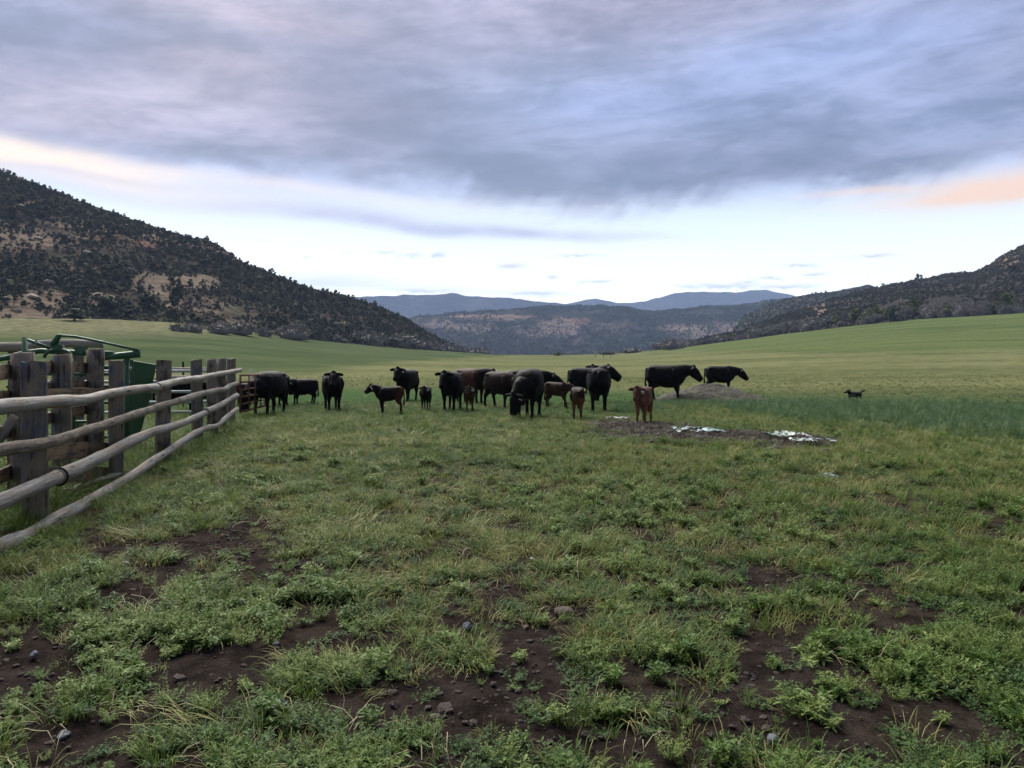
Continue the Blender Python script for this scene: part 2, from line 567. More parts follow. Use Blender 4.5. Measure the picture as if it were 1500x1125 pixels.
    c = mixc(nt, (attrv(nt, 'mud') * 1.3 + (n2 - .5) * 1.2).step(.3, .6), c, mud_)
    nt.links.new(c, b.inputs['Base Color'])
    b.inputs['Specular IOR Level'].default_value = 0.0; b.inputs['Roughness'].default_value = 1.0
    bump(nt, b, n3 * .7 + n2 + f2 * 2.0, 1.0, .035)
    o = link('ground', me, None, M)
    tag(o, kind='structure')
    return o


build_ground()


# ------------------------------------------------------------------ hills
class Hill:
    def __init__(s, name, rows, px0, px1, ncol, nrow, seed, gully=8.0, back=.5, prof=1.1, cliff=None, deep=25.0):
        """rows: (px, foot distance, foot row, ridge distance, ridge row)"""
        rows = np.array(rows, float)
        s.cols = np.linspace(px0, px1, ncol)
        g = lambda k: np.interp(s.cols, rows[:, 0], rows[:, k])
        df, pf, dr, pr = g(1), g(2), g(3), g(4)
        pr = pr + (fbm(s.cols / 23, s.cols * 0, seed, 4) - .5) * 6
        u = (s.cols - 750) / F
        zf = EYE + (HZ - pf) / F * df
        zr = EYE + (HZ - pr) / F * dr
        T = np.concatenate([[-.06], np.linspace(0, 1, nrow), 1 + back * np.linspace(.08, 1, 14)])
        t = np.clip(T, 0, None)[:, None]
        D = df + (dr - df) * T[:, None]
        tt = np.clip(t, 0, 1)
        prof_ = tt ** prof
        if cliff is not None:
            c0, amp = cliff
            wobc = (fbm(s.cols / 60, s.cols * 0, seed + 5, 3) - .5) * .12
            prof_ = prof_ + amp * (sstep(tt, c0 + wobc - .012, c0 + wobc + .012) - sstep(tt, c0 - .25, c0 + .3))
        Zz = zf + (zr - zf) * prof_
        x = u * D
        nn = fbm(x / 55, D / 70, seed + 1, 4) - .5
        gl = np.abs(fbm(x / 38 + D / 160, D / 300, seed + 2, 3) - .5)
        Zz = Zz + (nn * gully - gl * gully * 1.3) * np.clip(tt * (1 - tt) * 4, 0, 1)
        Zz = Zz + (fbm(x / 6, D / 6, seed + 3, 3) - .5) * np.minimum(1.6, gully * .25) * np.clip(tt * 6, 0, 1) * np.clip((1.02 - tt) * 8, .0, 1)
        over = np.clip(T - 1, 0, None)[:, None]
        Zz = Zz - over * over * np.maximum(zr - zf, 8) * 1.1 - over * 8
        Zz[0] = zf - deep
        s.x, s.y, s.z = x, D + 0 * x, Zz
        s.T = T
        n, m = x.shape
        v = np.stack([s.x, s.y, s.z], -1).reshape(-1, 3)
        i = np.arange(n - 1)[:, None] * m + np.arange(m - 1)[None]
        f = np.stack([i, i + 1, i + m + 1, i + m], -1).reshape(-1, 4)
        s.me = mesh_np(name, v, f, True)
        s.px, s.py = pxpy(s.x, s.y, s.z)
        s.name = name
    def mask(s, key, ells, seed=0, wob=16):
        w = (fbm(s.x / 14, s.z / 9, seed + 60, 4) - .5) * wob
        m = np.zeros_like(s.px)
        for (cx, cy, rx, ry, k) in ells:
            e = ((s.px - cx + w) / rx) ** 2 + ((s.py - cy + w * .6) / ry) ** 2
            m = np.maximum(m, k * np.exp(-e * e))
        attr(s.me, key, m.ravel())
        setattr(s, 'm_' + key, m)
    def sample(s, n, tmin=0.0, tmax=1.02, gen=rng):
        """random points on the visible face, spread by real area"""
        nr, nc = s.x.shape
        rows = np.where((s.T >= tmin) & (s.T <= tmax))[0]
        r0, r1 = rows[0], rows[-1]
        P = np.stack([s.x, s.y, s.z], -1)
        a = np.linalg.norm(np.cross(P[r0 + 1:r1 + 1, :-1] - P[r0:r1, :-1], P[r0:r1, 1:] - P[r0:r1, :-1]), axis=-1)
        p = a.ravel() / a.sum()
        k = gen.choice(len(p), n, p=p)
        i, j = k // a.shape[1] + r0, k % a.shape[1]
        fu, fv = gen.random(n), gen.random(n)
        bil = lambda A: (A[i, j] * (1 - fv) + A[i, j + 1] * fv) * (1 - fu) + (A[i + 1, j] * (1 - fv) + A[i + 1, j + 1] * fv) * fu
        out = np.stack([bil(s.x), bil(s.y), bil(s.z)], -1)
        return out, bil(s.px), bil(s.py), (i, j)


def hill_mat(name, soil_a, soil_b, veg_a, veg_b, rock_a, rock_b, sc, vegbias=.5, grass=(.16, .15, .09)):
    M, nt, b = newmat(name)
    P = pos(nt)
    X, Y, Z = xyz(nt, P)
    a = noise(nt, P, .055 * sc, 6, .62)
    f = noise(nt, P, .30 * sc, 6, .68)
    g = noise(nt, P, .9 * sc, 4, .65)
    lay = noise(nt, vec(nt, X * .012, Y * .012, Z * .75), sc, 4, .6)
    soil = mixc(nt, (f * .7 + lay * .4).step(.35, .72), soil_a, soil_b)
    soil = mixc(nt, (a + (g - .5) * .5).step(.50, .66), soil, grass)
    veg = mixc(nt, g, veg_a, veg_b)
    vm = (f * .8 + g * .5 + (a - .5) * .8 - attrv(nt, 'scar') * .55).step(vegbias, vegbias + .16)
    c = mixc(nt, vm, soil, veg)
    rock = mixc(nt, (lay * .8 + f * .4).step(.42, .72), rock_a, rock_b)
    c = mixc(nt, (attrv(nt, 'scar') * 1.2 + (g - .5) * .9 + (f - .5) * .6).step(.35, .7), c, rock)
    st = noise(nt, vec(nt, X * .55, Y * .55, Z * .05), sc, 3, .6)
    cl = mixc(nt, (st * .6 + lay * .6).step(.45, .75), (.075, .05, .042), (.27, .17, .125))
    c = mixc(nt, (attrv(nt, 'cliff') * 1.3 + (g - .5) * .8).step(.35, .65), c, cl)
    nt.links.new(c, b.inputs['Base Color'])
    b.inputs['Specular IOR Level'].default_value = 0.0
    bump(nt, b, f * 2.0 + g + st * .6, .9, 1.2 / sc)
    return M


LEFT = [(-700, 190, 470, 470, 60), (-300, 195, 470, 450, 150), (0, 205, 467, 430, 249), (50, 212, 467, 428, 268), (100, 220, 468, 425, 287), (200, 232, 471, 420, 325), (260, 240, 473, 415, 341), (320, 250, 480, 410, 357),
        (345, 256, 483, 408, 379), (400, 268, 491, 402, 402), (450, 282, 497, 400, 420), (520, 310, 504, 402, 437), (560, 330, 508, 410, 452), (600, 350, 511, 420, 468), (625, 362, 513, 430, 484), (655, 380, 516, 440, 501), (690, 398, 519, 450, 516)]
hillL = Hill('hill', LEFT, -700, 690, 330, 130, 3, gully=9.0, prof=1.08, cliff=(.62, .035))
hillL.mask('scar', [(225, 415, 34, 18, 1), (285, 412, 38, 12, .9), (250, 437, 20, 22, .7), (55, 440, 60, 16, .8), (150, 440, 26, 12, .8), (120, 340, 90, 22, .65), (30, 350, 70, 26, .65), (210, 350, 60, 16, .7), (25, 462, 70, 12, .7),
                    (430, 455, 40, 18, .45), (480, 470, 60, 14, .45), (300, 445, 60, 22, .45), (350, 470, 40, 12, .4), (40, 262, 60, 6, .8), (60, 300, 30, 4, .8), (120, 392, 60, 14, .4), (-200, 360, 200, 60, .5)], 1)
hillL.mask('cliff', [(300, 366, 40, 9, 1.2), (225, 357, 40, 7, .7), (150, 345, 40, 8, .6), (335, 372, 14, 8, 1)], 2, 8)
matL = hill_mat('hillside_scrub', (.036, .031, .024), (.085, .071, .055), (.022, .026, .017), (.050, .052, .035), (.085, .065, .050), (.19, .152, .115), 1.0, .62, (.085, .085, .055))
tag(link('hill', hillL.me, None, matL), kind='structure')

RIGHT = [(960, 440, 514, 560, 512), (1010, 425, 508, 600, 501), (1060, 398, 501, 620, 488), (1130, 372, 492, 640, 468), (1180, 358, 486, 650, 451), (1230, 345, 480, 650, 434), (1290, 332, 473, 650, 421), (1350, 322, 467, 650, 409), (1430, 312, 462, 640, 398), (1452, 308, 461, 640, 385),
         (1500, 303, 458, 640, 358), (1560, 298, 456, 640, 320), (1800, 285, 452, 640, 250), (2400, 270, 450, 620, 160)]
hillR = Hill('hill', RIGHT, 960, 2400, 260, 90, 13, gully=9.0, prof=.95)
hillR.mask('scar', [(1198, 452, 18, 9, 1.1), (1240, 445, 16, 6, .5), (1450, 385, 40, 8, .6), (1470, 375, 30, 6, .4), (1310, 440, 30, 5, .3)], 3, 10)
hillR.mask('cliff', [(1470, 380, 30, 5, .5)], 4, 8)
matR = hill_mat('brush_slope', (.045, .039, .036), (.080, .070, .064), (.028, .027, .024), (.055, .050, .046), (.10, .07, .06), (.18, .135, .11), .8, .46, (.065, .062, .042))
tag(link('hill', hillR.me, None, matR), kind='structure')

RIDGE = [(1060, 700, 512, 1000, 500), (1090, 700, 508, 1020, 462), (1150, 690, 505, 1050, 436), (1200, 690, 500, 1050, 429), (1250, 690, 495, 1060, 421), (1272, 690, 490, 1060, 416), (1292, 690, 490, 1060, 422), (1340, 690, 485, 1060, 430), (1420, 690, 480, 1060, 436), (1700, 690, 480, 1060, 440)]
hillB = Hill('hill', RIDGE, 1060, 1700, 150, 50, 23, gully=14.0, deep=60)
hillB.mask('scar', [(1240, 440, 40, 5, .5)], 5, 10); hillB.mask('cliff', [(1240, 440, 4, 3, .3)], 6)
matB = hill_mat('ridge_scrub', (.045, .040, .035), (.085, .073, .062), (.020, .025, .018), (.036, .040, .028), (.10, .08, .07), (.16, .13, .105), .5, .52)
tag(link('hill', hillB.me, None, matB), kind='structure')

MESA = [(420, 1200, 535, 1900, 468), (560, 1200, 535, 1900, 466), (600, 1200, 535, 1900, 464), (640, 1200, 535, 1900, 459), (740, 1200, 535, 1950, 452), (800, 1200, 535, 2000, 449), (860, 1200, 535, 2000, 447), (900, 1200, 535, 2000, 448), (960, 1180, 535, 2000, 454), (1040, 1150, 535, 1950, 447),
        (1100, 1120, 535, 1900, 443), (1150, 1100, 535, 1850, 437), (1220, 1100, 535, 1800, 432), (1400, 1100, 535, 1800, 430)]
hillM = Hill('hill', MESA, 420, 1400, 260, 90, 33, gully=46.0, cliff=(.72, .03), deep=120)
hillM.mask('scar', [(820, 480, 34, 14, .9), (775, 485, 26, 8, .6), (690, 480, 40, 8, .5), (720, 465, 70, 5, .5), (1000, 480, 40, 7, .7), (1080, 478, 40, 8, .7), (1020, 495, 40, 5, .5), (900, 478, 40, 10, .3), (640, 475, 40, 6, .5), (1045, 490, 30, 5, .6)], 7, 24)
hillM.mask('cliff', [(720, 464, 80, 3, .6), (850, 470, 20, 6, .6)], 8, 8)
matM = hill_mat('mesa_scrub', (.036, .033, .028), (.078, .068, .060), (.012, .017, .012), (.024, .030, .020), (.105, .078, .068), (.17, .135, .118), .32, .50)
tag(link('hill', hillM.me, None, matM), kind='structure')

FAR1 = [(300, 3600, 535, 4300, 434), (520, 3600, 535, 4300, 434), (560, 3600, 535, 4300, 433), (640, 3600, 535, 4300, 432), (662, 3600, 535, 4300, 430), (680, 3600, 535, 4300, 434), (740, 3600, 535, 4300, 437), (800, 3600, 535, 4300, 443), (840, 3600, 535, 4350, 449), (900, 3600, 535, 4350, 462), (1000, 3600, 535, 4350, 480)]
FAR2 = [(760, 4600, 535, 5300, 452), (830, 4600, 535, 5300, 445), (872, 4600, 535, 5300, 439), (905, 4600, 535, 5300, 443), (945, 4600, 535, 5300, 443), (958, 4600, 535, 5300, 436), (1000, 4600, 535, 5300, 429), (1060, 4600, 535, 5300, 428), (1120, 4600, 535, 5300, 426), (1150, 4600, 535, 5300, 431), (1180, 4600, 535, 5300, 438), (1300, 4600, 535, 5300, 436), (1700, 4600, 535, 5300, 440)]
for rows, a, b_, sd_ in ((FAR1, 300, 1000, 43), (FAR2, 760, 1700, 53)):
    h = Hill('mountain', rows, a, b_, 170, 60, sd_, gully=100.0, deep=300)
    h.mask('scar', [(0, 0, 1, 1, 0)], 1); h.mask('cliff', [(0, 0, 1, 1, 0)], 1)
    m = hill_mat('far_slope', (.045, .044, .042), (.075, .070, .066), (.022, .025, .022), (.034, .037, .032), (.2, .2, .2), (.2, .2, .2), .06, .5)
    tag(link('mountain', h.me, None, m), kind='structure')

# ------------------------------------------------------------------ air
def build_haze():
    mb = MB(); mb.box((0, 0, 0), (1, 1, 1))
    o = mb.obj('haze', None)
    lo_, hi_ = -340.0, 620.0
    o.location = (0, 0, (lo_ + hi_) / 2); o.scale = (13400, 13400, hi_ - lo_)
    m = bpy.data.materials.new('air'); m.use_nodes = True
    nt = m.node_tree; nt.nodes.clear()
    v = nt.nodes.new('ShaderNodeVolumePrincipled'); v.inputs['Density'].default_value = HAZE
    v.inputs['Color'].default_value = (.46, .62, 1.0, 1); v.inputs['Anisotropy'].default_value = 0.0
    out = nt.nodes.new('ShaderNodeOutputMaterial'); nt.links.new(v.outputs[0], out.inputs['Volume'])
    o.data.materials.append(m)
    tag(o, kind='stuff')
HAZE = 1.08e-4
build_haze()


# ------------------------------------------------------------------ instancing of stuff by geometry nodes
def scatter(name, pts, sources, idx, scale, rotz, tilt=None, mat_label=None, tiltdir=None):
    """pts (n,3); sources: list of meshes; one object of kind stuff holding every instance"""
    me = mesh_np(name, pts, np.zeros((0, 3), np.int32)) if False else bpy.data.meshes.new(name)
    me.vertices.add(len(pts)); me.vertices.foreach_set('co', np.asarray(pts, np.float32).ravel())
    attr(me, 'sc', scale)
    n = len(pts)
    tl = np.zeros(n) if tilt is None else tilt
    rot = np.stack([tl, np.zeros(n) if tiltdir is None else tiltdir, rotz], -1).astype(np.float32)
    a = me.attributes.new('rot', 'FLOAT_VECTOR', 'POINT'); a.data.foreach_set('vector', rot.ravel())
    a = me.attributes.new('idx', 'INT', 'POINT'); a.data.foreach_set('value', np.asarray(idx, np.int32))
    o = link(name, me)
    coll = bpy.data.collections.new(name + '_kinds')
    for k, s in enumerate(sources):
        so_ = bpy.data.objects.new('%s_kind_%02d' % (name, k), s)
        coll.objects.link(so_)
    ng = bpy.data.node_groups.new(name, 'GeometryNodeTree')
    ng.interface.new_socket('Geometry', in_out='INPUT', socket_type='NodeSocketGeometry')
    ng.interface.new_socket('Geometry', in_out='OUTPUT', socket_type='NodeSocketGeometry')
    gi = ng.nodes.new('NodeGroupInput'); go = ng.nodes.new('NodeGroupOutput')
    ci = ng.nodes.new('GeometryNodeCollectionInfo'); ci.inputs[0].default_value = coll
    ci.inputs['Separate Children'].default_value = True; ci.inputs['Reset Children'].default_value = True
    ip = ng.nodes.new('GeometryNodeInstanceOnPoints'); ip.inputs['Pick Instance'].default_value = True
    def na(nm, t):
        q = ng.nodes.new('GeometryNodeInputNamedAttribute'); q.data_type = t; q.inputs[0].default_value = nm
        return q.outputs[0]
    L = ng.links.new
    L(gi.outputs[0], ip.inputs['Points']); L(ci.outputs[0], ip.inputs['Instance'])
    L(na('idx', 'INT'), ip.inputs['Instance Index']); L(na('rot', 'FLOAT_VECTOR'), ip.inputs['Rotation']); L(na('sc', 'FLOAT'), ip.inputs['Scale'])
    L(ip.outputs[0], go.inputs[0])
    md = o.modifiers.new('scatter', 'NODES'); md.node_group = ng
    tag(o, kind='stuff')
    return o


# ------------------------------------------------------------------ shrubs and trees
def leaf_mat(name, cols, var=.35, trans=.0, rough=.8, pscale=.8):
    """cols: a few base colours blended by noise and by object"""
    M, nt, b = newmat(name)
    r = orand(nt)
    n = noise(nt, pos(nt), pscale, 3, .6)
    c = ramp(nt, (n * .6 + r * .7 - .15).clamp(), [(i / (len(cols) - 1), k) for i, k in enumerate(cols)])
    nt.links.new(c, b.inputs['Base Color'])
    b.inputs['Roughness'].default_value = rough
    b.inputs['Specular IOR Level'].default_value = .12
    if trans:
        out = nt.nodes['Material Output']
        t = nt.nodes.new('ShaderNodeBsdfTranslucent'); nt.links.new(c, t.inputs[0])
        mx = nt.nodes.new('ShaderNodeMixShader'); mx.inputs[0].default_value = trans
        nt.links.new(b.outputs[0], mx.inputs[1]); nt.links.new(t.outputs[0], mx.inputs[2]); nt.links.new(mx.outputs[0], out.inputs[0])
    return M


M_jun = leaf_mat('juniper_needles', [(.020, .027, .015), (.036, .046, .024), (.066, .074, .042)])
M_oak = leaf_mat('bare_oak_twigs', [(.105, .097, .100), (.165, .153, .150), (.130, .130, .105)])
M_green = leaf_mat('new_leaves', [(.055, .070, .020), (.085, .105, .028), (.070, .076, .040)])
M_trunk, nt_, b_ = newmat('shrub_bark'); b_.inputs['Base Color'].default_value = (.06, .048, .04, 1)


def crown_mesh(name, w, h, lobes, per, leaf, seed, base=.12, core=True, upright=0.0):
    g = np.random.default_rng(seed)
    V_, F_ = [], []
    cs = []
    for k in range(lobes):
        a = g.uniform(0, 2 * math.pi); r = w * .5 * math.sqrt(g.uniform(0, 1)) * .72
        zz = h * (base + (1 - base) * g.uniform(.12, .88))
        taper = 1 - .55 * max(0, zz / h - .45) / .55
        cs.append((math.cos(a) * r * taper, math.sin(a) * r * taper, zz, w * g.uniform(.17, .30) * (1 - .3 * zz / h)))
    for (cx, cy, cz, cr) in cs:
        for q in range(per):
            d = g.normal(size=3); d /= np.linalg.norm(d)
            if d[2] < -.5: d[2] *= -.4
            p = np.array([cx, cy, cz]) + d * cr * g.uniform(.72, 1.12) * np.array([1, 1, .9])
            p[2] = max(p[2], .02)
            u = g.normal(size=3); u = u + d * .8; u[2] += upright * 2; u /= np.linalg.norm(u)
            t = np.cross(u, g.normal(size=3)); t /= np.linalg.norm(t) + 1e-6
            l = leaf * g.uniform(.6, 1.5)
            i = len(V_)
            V_ += [p - t * l * .45, p + t * l * .45, p + u * l * 1.2 + t * l * .15]
            F_.append((i, i + 1, i + 2))
    if core:
        bm = bmesh.new()
        for (cx, cy, cz, cr) in cs:
            bmesh.ops.create_icosphere(bm, subdivisions=1, radius=cr * .82, matrix=Matrix.Translation((cx, cy, cz)))
        for v in bm.verts: v.co *= 1 + g.uniform(-.05, .05)
        bm.verts.index_update(); i0 = len(V_)
        V_ += [np.array(v.co) for v in bm.verts]; F_ += [tuple(i0 + v.index for v in f.verts) for f in bm.faces]
        bm.free()
    return mesh_np(name, V_, F_)


def stem_mesh(name, h, w, n, seed):
    g = random.Random(seed)
    mb = MB()
    for k in range(n):
        a = g.uniform(0, 6.28); r = w * g.uniform(.15, .35)
        mb.tube([(0.06 * math.cos(a), .06 * math.sin(a), -.3), (r * .4 * math.cos(a), r * .4 * math.sin(a), h * .3), (r * math.cos(a), r * math.sin(a), h * .62)], [.13, .09, .03], 5)
    return mb.mesh(name)


def twig_mesh(name, w, h, n, seed):
    """leafless dome of grey stems"""
    g = np.random.default_rng(seed)
    V_, F_ = [], []
    for k in range(n):
        a = g.uniform(0, 2 * math.pi); sp = math.sqrt(g.uniform(0, 1))
        top = np.array([math.cos(a) * sp * w * .5, math.sin(a) * sp * w * .5, h * math.sqrt(max(0.05, 1 - .82 * sp * sp)) * g.uniform(.72, 1.04)])
        bot = np.array([top[0] * .45, top[1] * .45, 0]) + g.normal(size=3) * .1; bot[2] = top[2] * g.uniform(.0, .5)
        s = np.cross(top - bot, g.normal(size=3)); s /= np.linalg.norm(s) + 1e-6
        i = len(V_); wd = w * .016
        V_ += [bot - s * wd, bot + s * wd, top]; F_.append((i, i + 1, i + 2))
        for q in range(4):
            p = bot + (top - bot) * g.uniform(.45, 1.0)
            u = g.normal(size=3) + np.array([0, 0, .9]) + (top - bot) / h; u /= np.linalg.norm(u)
            l = h * g.uniform(.10, .2); i = len(V_)
            t = np.cross(u, g.normal(size=3)); t /= np.linalg.norm(t) + 1e-6
            V_ += [p - t * l * .2, p + t * l * .2, p + u * l]; F_.append((i, i + 1, i + 2))
    bm = bmesh.new()
    bmesh.ops.create_icosphere(bm, subdivisions=2, radius=1)
    i0 = len(V_)
    for v in bm.verts:
        c = v.co
        k = .8 + g.uniform(-.1, .1)
        V_.append(np.array([c.x * w * .5 * k * .85, c.y * w * .5 * k * .85, max(0, c.z) * h * k * .9]))
    bm.verts.index_update(); F_ += [tuple(i0 + v.index for v in f.verts) for f in bm.faces]; bm.free()
    return mesh_np(name, V_, F_)


JUN = [crown_mesh('juniper_crown', g[0], g[1], g[2], 34, .34, 100 + k) for k, g in enumerate([(3.6, 3.6, 9), (3.0, 4.2, 9), (4.4, 3.4, 11), (2.6, 3.0, 7), (3.8, 4.6, 11)])]
JUN_H = [3.6, 4.2, 3.4, 3.0, 4.6]
for m in JUN: m.materials.append(M_jun)
JSTEM = [stem_mesh('juniper_trunk', 3.4, 2.6, 3, 50 + k) for k in range(2)]
for m in JSTEM: m.materials.append(M_trunk)
OAK = [twig_mesh('oak_twigs', g[0], g[1], 150, 200 + k) for k, g in enumerate([(4.6, 2.6), (3.6, 2.4), (5.4, 3.0), (3.0, 2.8)])]
for m in OAK: m.materials.append(M_oak)
GRN = [crown_mesh('green_crown', g[0], g[1], g[2], 40, .30, 300 + k, upright=.3) for k, g in enumerate([(4.2, 3.6, 9), (3.4, 3.0, 8), (3.0, 4.4, 8)])]
for m in GRN: m.materials.append(M_green)
SML = [crown_mesh('scrub_bush', 2.6, 2.0, 5, 14, .36, 400 + k) for k in range(3)]
for m in SML: m.materials.append(M_jun)
SMLO = [crown_mesh('brown_bush', 2.8, 1.7, 5, 16, .34, 420 + k, upright=.4) for k in range(3)]
M_brush = leaf_mat('hill_brush', [(.034, .030, .025), (.058, .052, .042), (.060, .062, .038)])
for m in SMLO: m.materials.append(M_brush)
OSTEM = stem_mesh('oak_stems', 2.2, 2.4, 4, 77); OSTEM.materials.append(M_trunk)


def plant(kind, name, part_a, mesh_a, part_b, mesh_b, loc, sc, rz, label, cat, group=None):
    o = empty(name, loc, rz); o.scale = (sc[0], sc[0], sc[1]) if hasattr(sc, '__len__') else (sc, sc, sc)
    a = link(part_a, mesh_a, o); b = link(part_b, mesh_b, o)
    tag(o, label, cat, group)
    return o


def surf(h, px, py):
    """point of a hill's visible face nearest to a place in the photograph"""
    r = (h.T >= -.02) & (h.T <= 1.0)
    d = (h.px[r] - px) ** 2 + ((h.py[r] - py) * 1.5) ** 2
    i, j = np.unravel_index(np.argmin(d), d.shape)
    return Vector((h.x[r][i, j], h.y[r][i, j], h.z[r][i, j]))


def ground_at(px, d):
    x = (px - 750) / F * d
    return Vector((x, d, gzs(x, d)))


def size_for(px_size, d, native): return px_size * d / F / native


# named shrubs and trees along the foot of the left hill
singles = [
    # kind, px, row of base, width px, height px, label
    ('j', 107, 470, 42, 20, 'low wide dark juniper at the foot of the left hill, spreading like a cushion'),
    ('j', 190, 469, 22, 21, 'small round dark juniper standing clear at the hill foot beside the wide cushion juniper'),
    ('j', 254, 471, 20, 24, 'upright dark juniper on the pale grass just left of the row of grey brush'),
    ('j', 158, 462, 34, 28, 'tall dark juniper among boulders above the pale grass'),
    ('j', 216, 456, 30, 26, 'rounded dark juniper below the pink bare scar'),
    ('j', 258, 452, 24, 32, 'narrow dark juniper rising right of the pink bare scar'),
    ('j', 288, 468, 16, 12, 'yellowish low juniper bush on the hill foot'),
    ('o', 432, 498, 50, 19, 'round grey leafless bush standing alone on the meadow edge'),
    ('o', 350, 490, 46, 15, 'broad grey leafless bush in the middle of the brush row below the left hill'),
    ('o', 322, 489, 34, 13, 'grey leafless bush between two others in the brush row'),
    ('o', 283, 487, 30, 11, 'low grey leafless bush at the left end of the brush row'),
    ('o', 262, 486, 24, 9, 'lowest sage grey bush at the far left end of the brush row'),
    ('o', 388, 493, 22, 10, 'small olive grey bush right of the brush row'),
    ('o', 484, 497, 36, 11, 'dull grey brush patch right of the round lone bush'),
    ('o', 540, 504, 50, 20, 'large grey domed thicket on the field edge under the hill shoulder'),
    ('o', 583, 507, 48, 18, 'grey thicket right of the large domed thicket'),
    ('o', 622, 509, 44, 14, 'low grey thicket near the end of the left hill'),
    ('o', 660, 512, 40, 11, 'thin grey brush where the left hill runs out'),
    ('o', 700, 514, 40, 9, 'lowest grey brush clump at the tip of the left hill'),
    ('g', 818, 521, 22, 6, 'pale yellow green bush at the far middle of the field edge'),
    ('o', 890, 519, 22, 4, 'dark low bush on the far field edge behind the cattle'),
    ('o', 925, 517, 30, 5, 'low grey bush where the right slope begins'),
    ('o', 985, 512, 40, 12, 'grey brush clump at the low end of the right slope'),
]
for (k, px, py, wpx, hpx, lab) in singles:
    d = float(np.interp((px - 750) / F, E_u, E_d)) * (1.0 if px < 960 else .985)
    if k == 'j' and py < 466:
        p = surf(hillL, px, py); d = p.y
    else:
        p = ground_at(px, d)
        # slide along the line of sight until the base shows on the right row
        for _ in range(30):
            row = HZ + (EYE - p.z) / d * F
            d *= 1 + np.clip((row - py) * .01, -.03, .03)
            d = min(d, float(np.interp((px - 750) / F, E_u, E_d)) * 1.03)
            p = ground_at(px, d)
    if k == 'j':
        q = rnd.randrange(5); W0, H0 = [3.6, 3.0, 4.4, 2.6, 3.8][q], JUN_H[q]
        plant(k, 'juniper_tree', 'crown', JUN[q], 'trunk', JSTEM[q % 2], p, (size_for(wpx, d, W0), size_for(hpx, d, H0)), rnd.uniform(0, 6), lab, 'tree')
    elif k == 'o':
        q = rnd.randrange(4); W0, H0 = [4.6, 3.6, 5.4, 3.0][q], [2.6, 2.4, 3.0, 2.8][q]
        plant(k, 'oak_shrub', 'twigs', OAK[q], 'stem', OSTEM, p, (size_for(wpx, d, W0) * 1.3, size_for(hpx, d, H0) * 1.35), rnd.uniform(0, 6), lab, 'shrub')
    else:
        q = rnd.randrange(3); W0, H0 = [4.2, 3.4, 3.0][q], [3.6, 3.0, 4.4][q]
        plant(k, 'green_shrub', 'crown', GRN[q], 'stem', OSTEM, p, (size_for(wpx, d, W0), size_for(hpx, d, H0)), rnd.uniform(0, 6), lab, 'shrub')

# the right-hand field edge: a band of brush, some of it in new leaf
right_band = []
for i in range(150):
    px = 960 + 580 * ((i + rnd.uniform(-.4, .4)) / 150)
    right_band.append((px, rnd.random()))
nlab = 0
for px, t in right_band:
    De = float(np.interp((px - 750) / F, E_u, E_d))
    d = De * (1.0 + t * .09)
    x = (px - 750) / F * d
    if t < .12: z = gzs(x, d)
    else:
        r = hillR
        j = int(np.argmin(np.abs(r.cols - px))); col = r.y[:, j]
        z = float(np.interp(d, col, r.z[:, j])); z = max(z, gzs(x, d) - .3)
    gr = (1225 < px < 1345 and rnd.random() < .62) or (px > 1455 and rnd.random() < .55) or rnd.random() < .07
    s = rnd.uniform(.9, 1.75) * (1.0 if px > 1100 else .85)
    if gr:
        q = rnd.randrange(3)
        plant('g', 'green_shrub', 'crown', GRN[q], 'stem', OSTEM, (x, d, z), (s * 1.05, s * .95), rnd.uniform(0, 6), 'olive green leafing shrub in the brush band under the right hill', 'shrub', 'leafing shrubs under the right hill')
    else:
        q = rnd.randrange(4)
        plant('o', 'oak_shrub', 'twigs', OAK[q], 'stem', OSTEM, (x, d, z), (s, s * 1.05), rnd.uniform(0, 6), 'grey leafless oak shrub in the brush band under the right hill', 'shrub', 'leafless shrubs under the right hill')
tree_lab = [(1304, 479, 20, 22, 'darkest tree standing forward of the brush band under the right hill'), (1340, 408, 7, 9, 'lone tree on the skyline of the right hill'), (1348, 406, 6, 8, 'second skyline tree just right of the lone one'),
            (1453, 436, 14, 12, 'dark round juniper low on the right hill'), (1293, 420, 7, 6, 'small dark tree in the saddle left of the right hill'), (1480, 400, 14, 12, 'dark juniper high on the right hill near the frame edge')]
for px, py, wpx, hpx, lab in tree_lab:
    if py > 470: p = ground_at(px, float(np.interp((px - 750) / F, E_u, E_d)) * .985)
    else: p = surf(hillR, px, py)
    q = rnd.randrange(5); W0, H0 = [3.6, 3.0, 4.4, 2.6, 3.8][q], JUN_H[q]
    plant('j', 'juniper_tree', 'crown', JUN[q], 'trunk', JSTEM[q % 2], p, (size_for(wpx, p.y, W0), size_for(hpx, p.y, H0)), 1.0, lab, 'tree')

# junipers covering the left hill
g = np.random.default_rng(5)
P, ppx, ppy, ij = hillL.sample(30000, .02, 1.01, g)
dens = fbm(P[:, 0] / 26, P[:, 2] / 12 + P[:, 1] / 40, 71, 4)
row, colj = ij
t_ = hillL.T[row]
keepp = sstep(dens, .34, .62)
bare = hillL.m_scar[row, colj]
keepp = keepp * np.clip(1 - bare * 1.0, .10, 1)
keepp = np.where(t_ > .66, np.maximum(keepp, .86), keepp)                # the crest is wooded
keepp = np.where((ppx > 380), np.maximum(keepp, .62), keepp)
keepp = np.where(t_ < .05, keepp * .35, keepp)
keep = (g.random(len(P)) < keepp * .58) & (ppx < 1600) & (ppx > -650)
P, ppx, ppy, t_, dk = P[keep], ppx[keep], ppy[keep], t_[keep], dens[keep]
scl = g.uniform(.30, .74, len(P)) * np.where(g.random(len(P)) < .10, 1.3, 1) * np.where(t_ > .93, .85, 1) * np.interp(ppx, [540, 660], [1, .55])
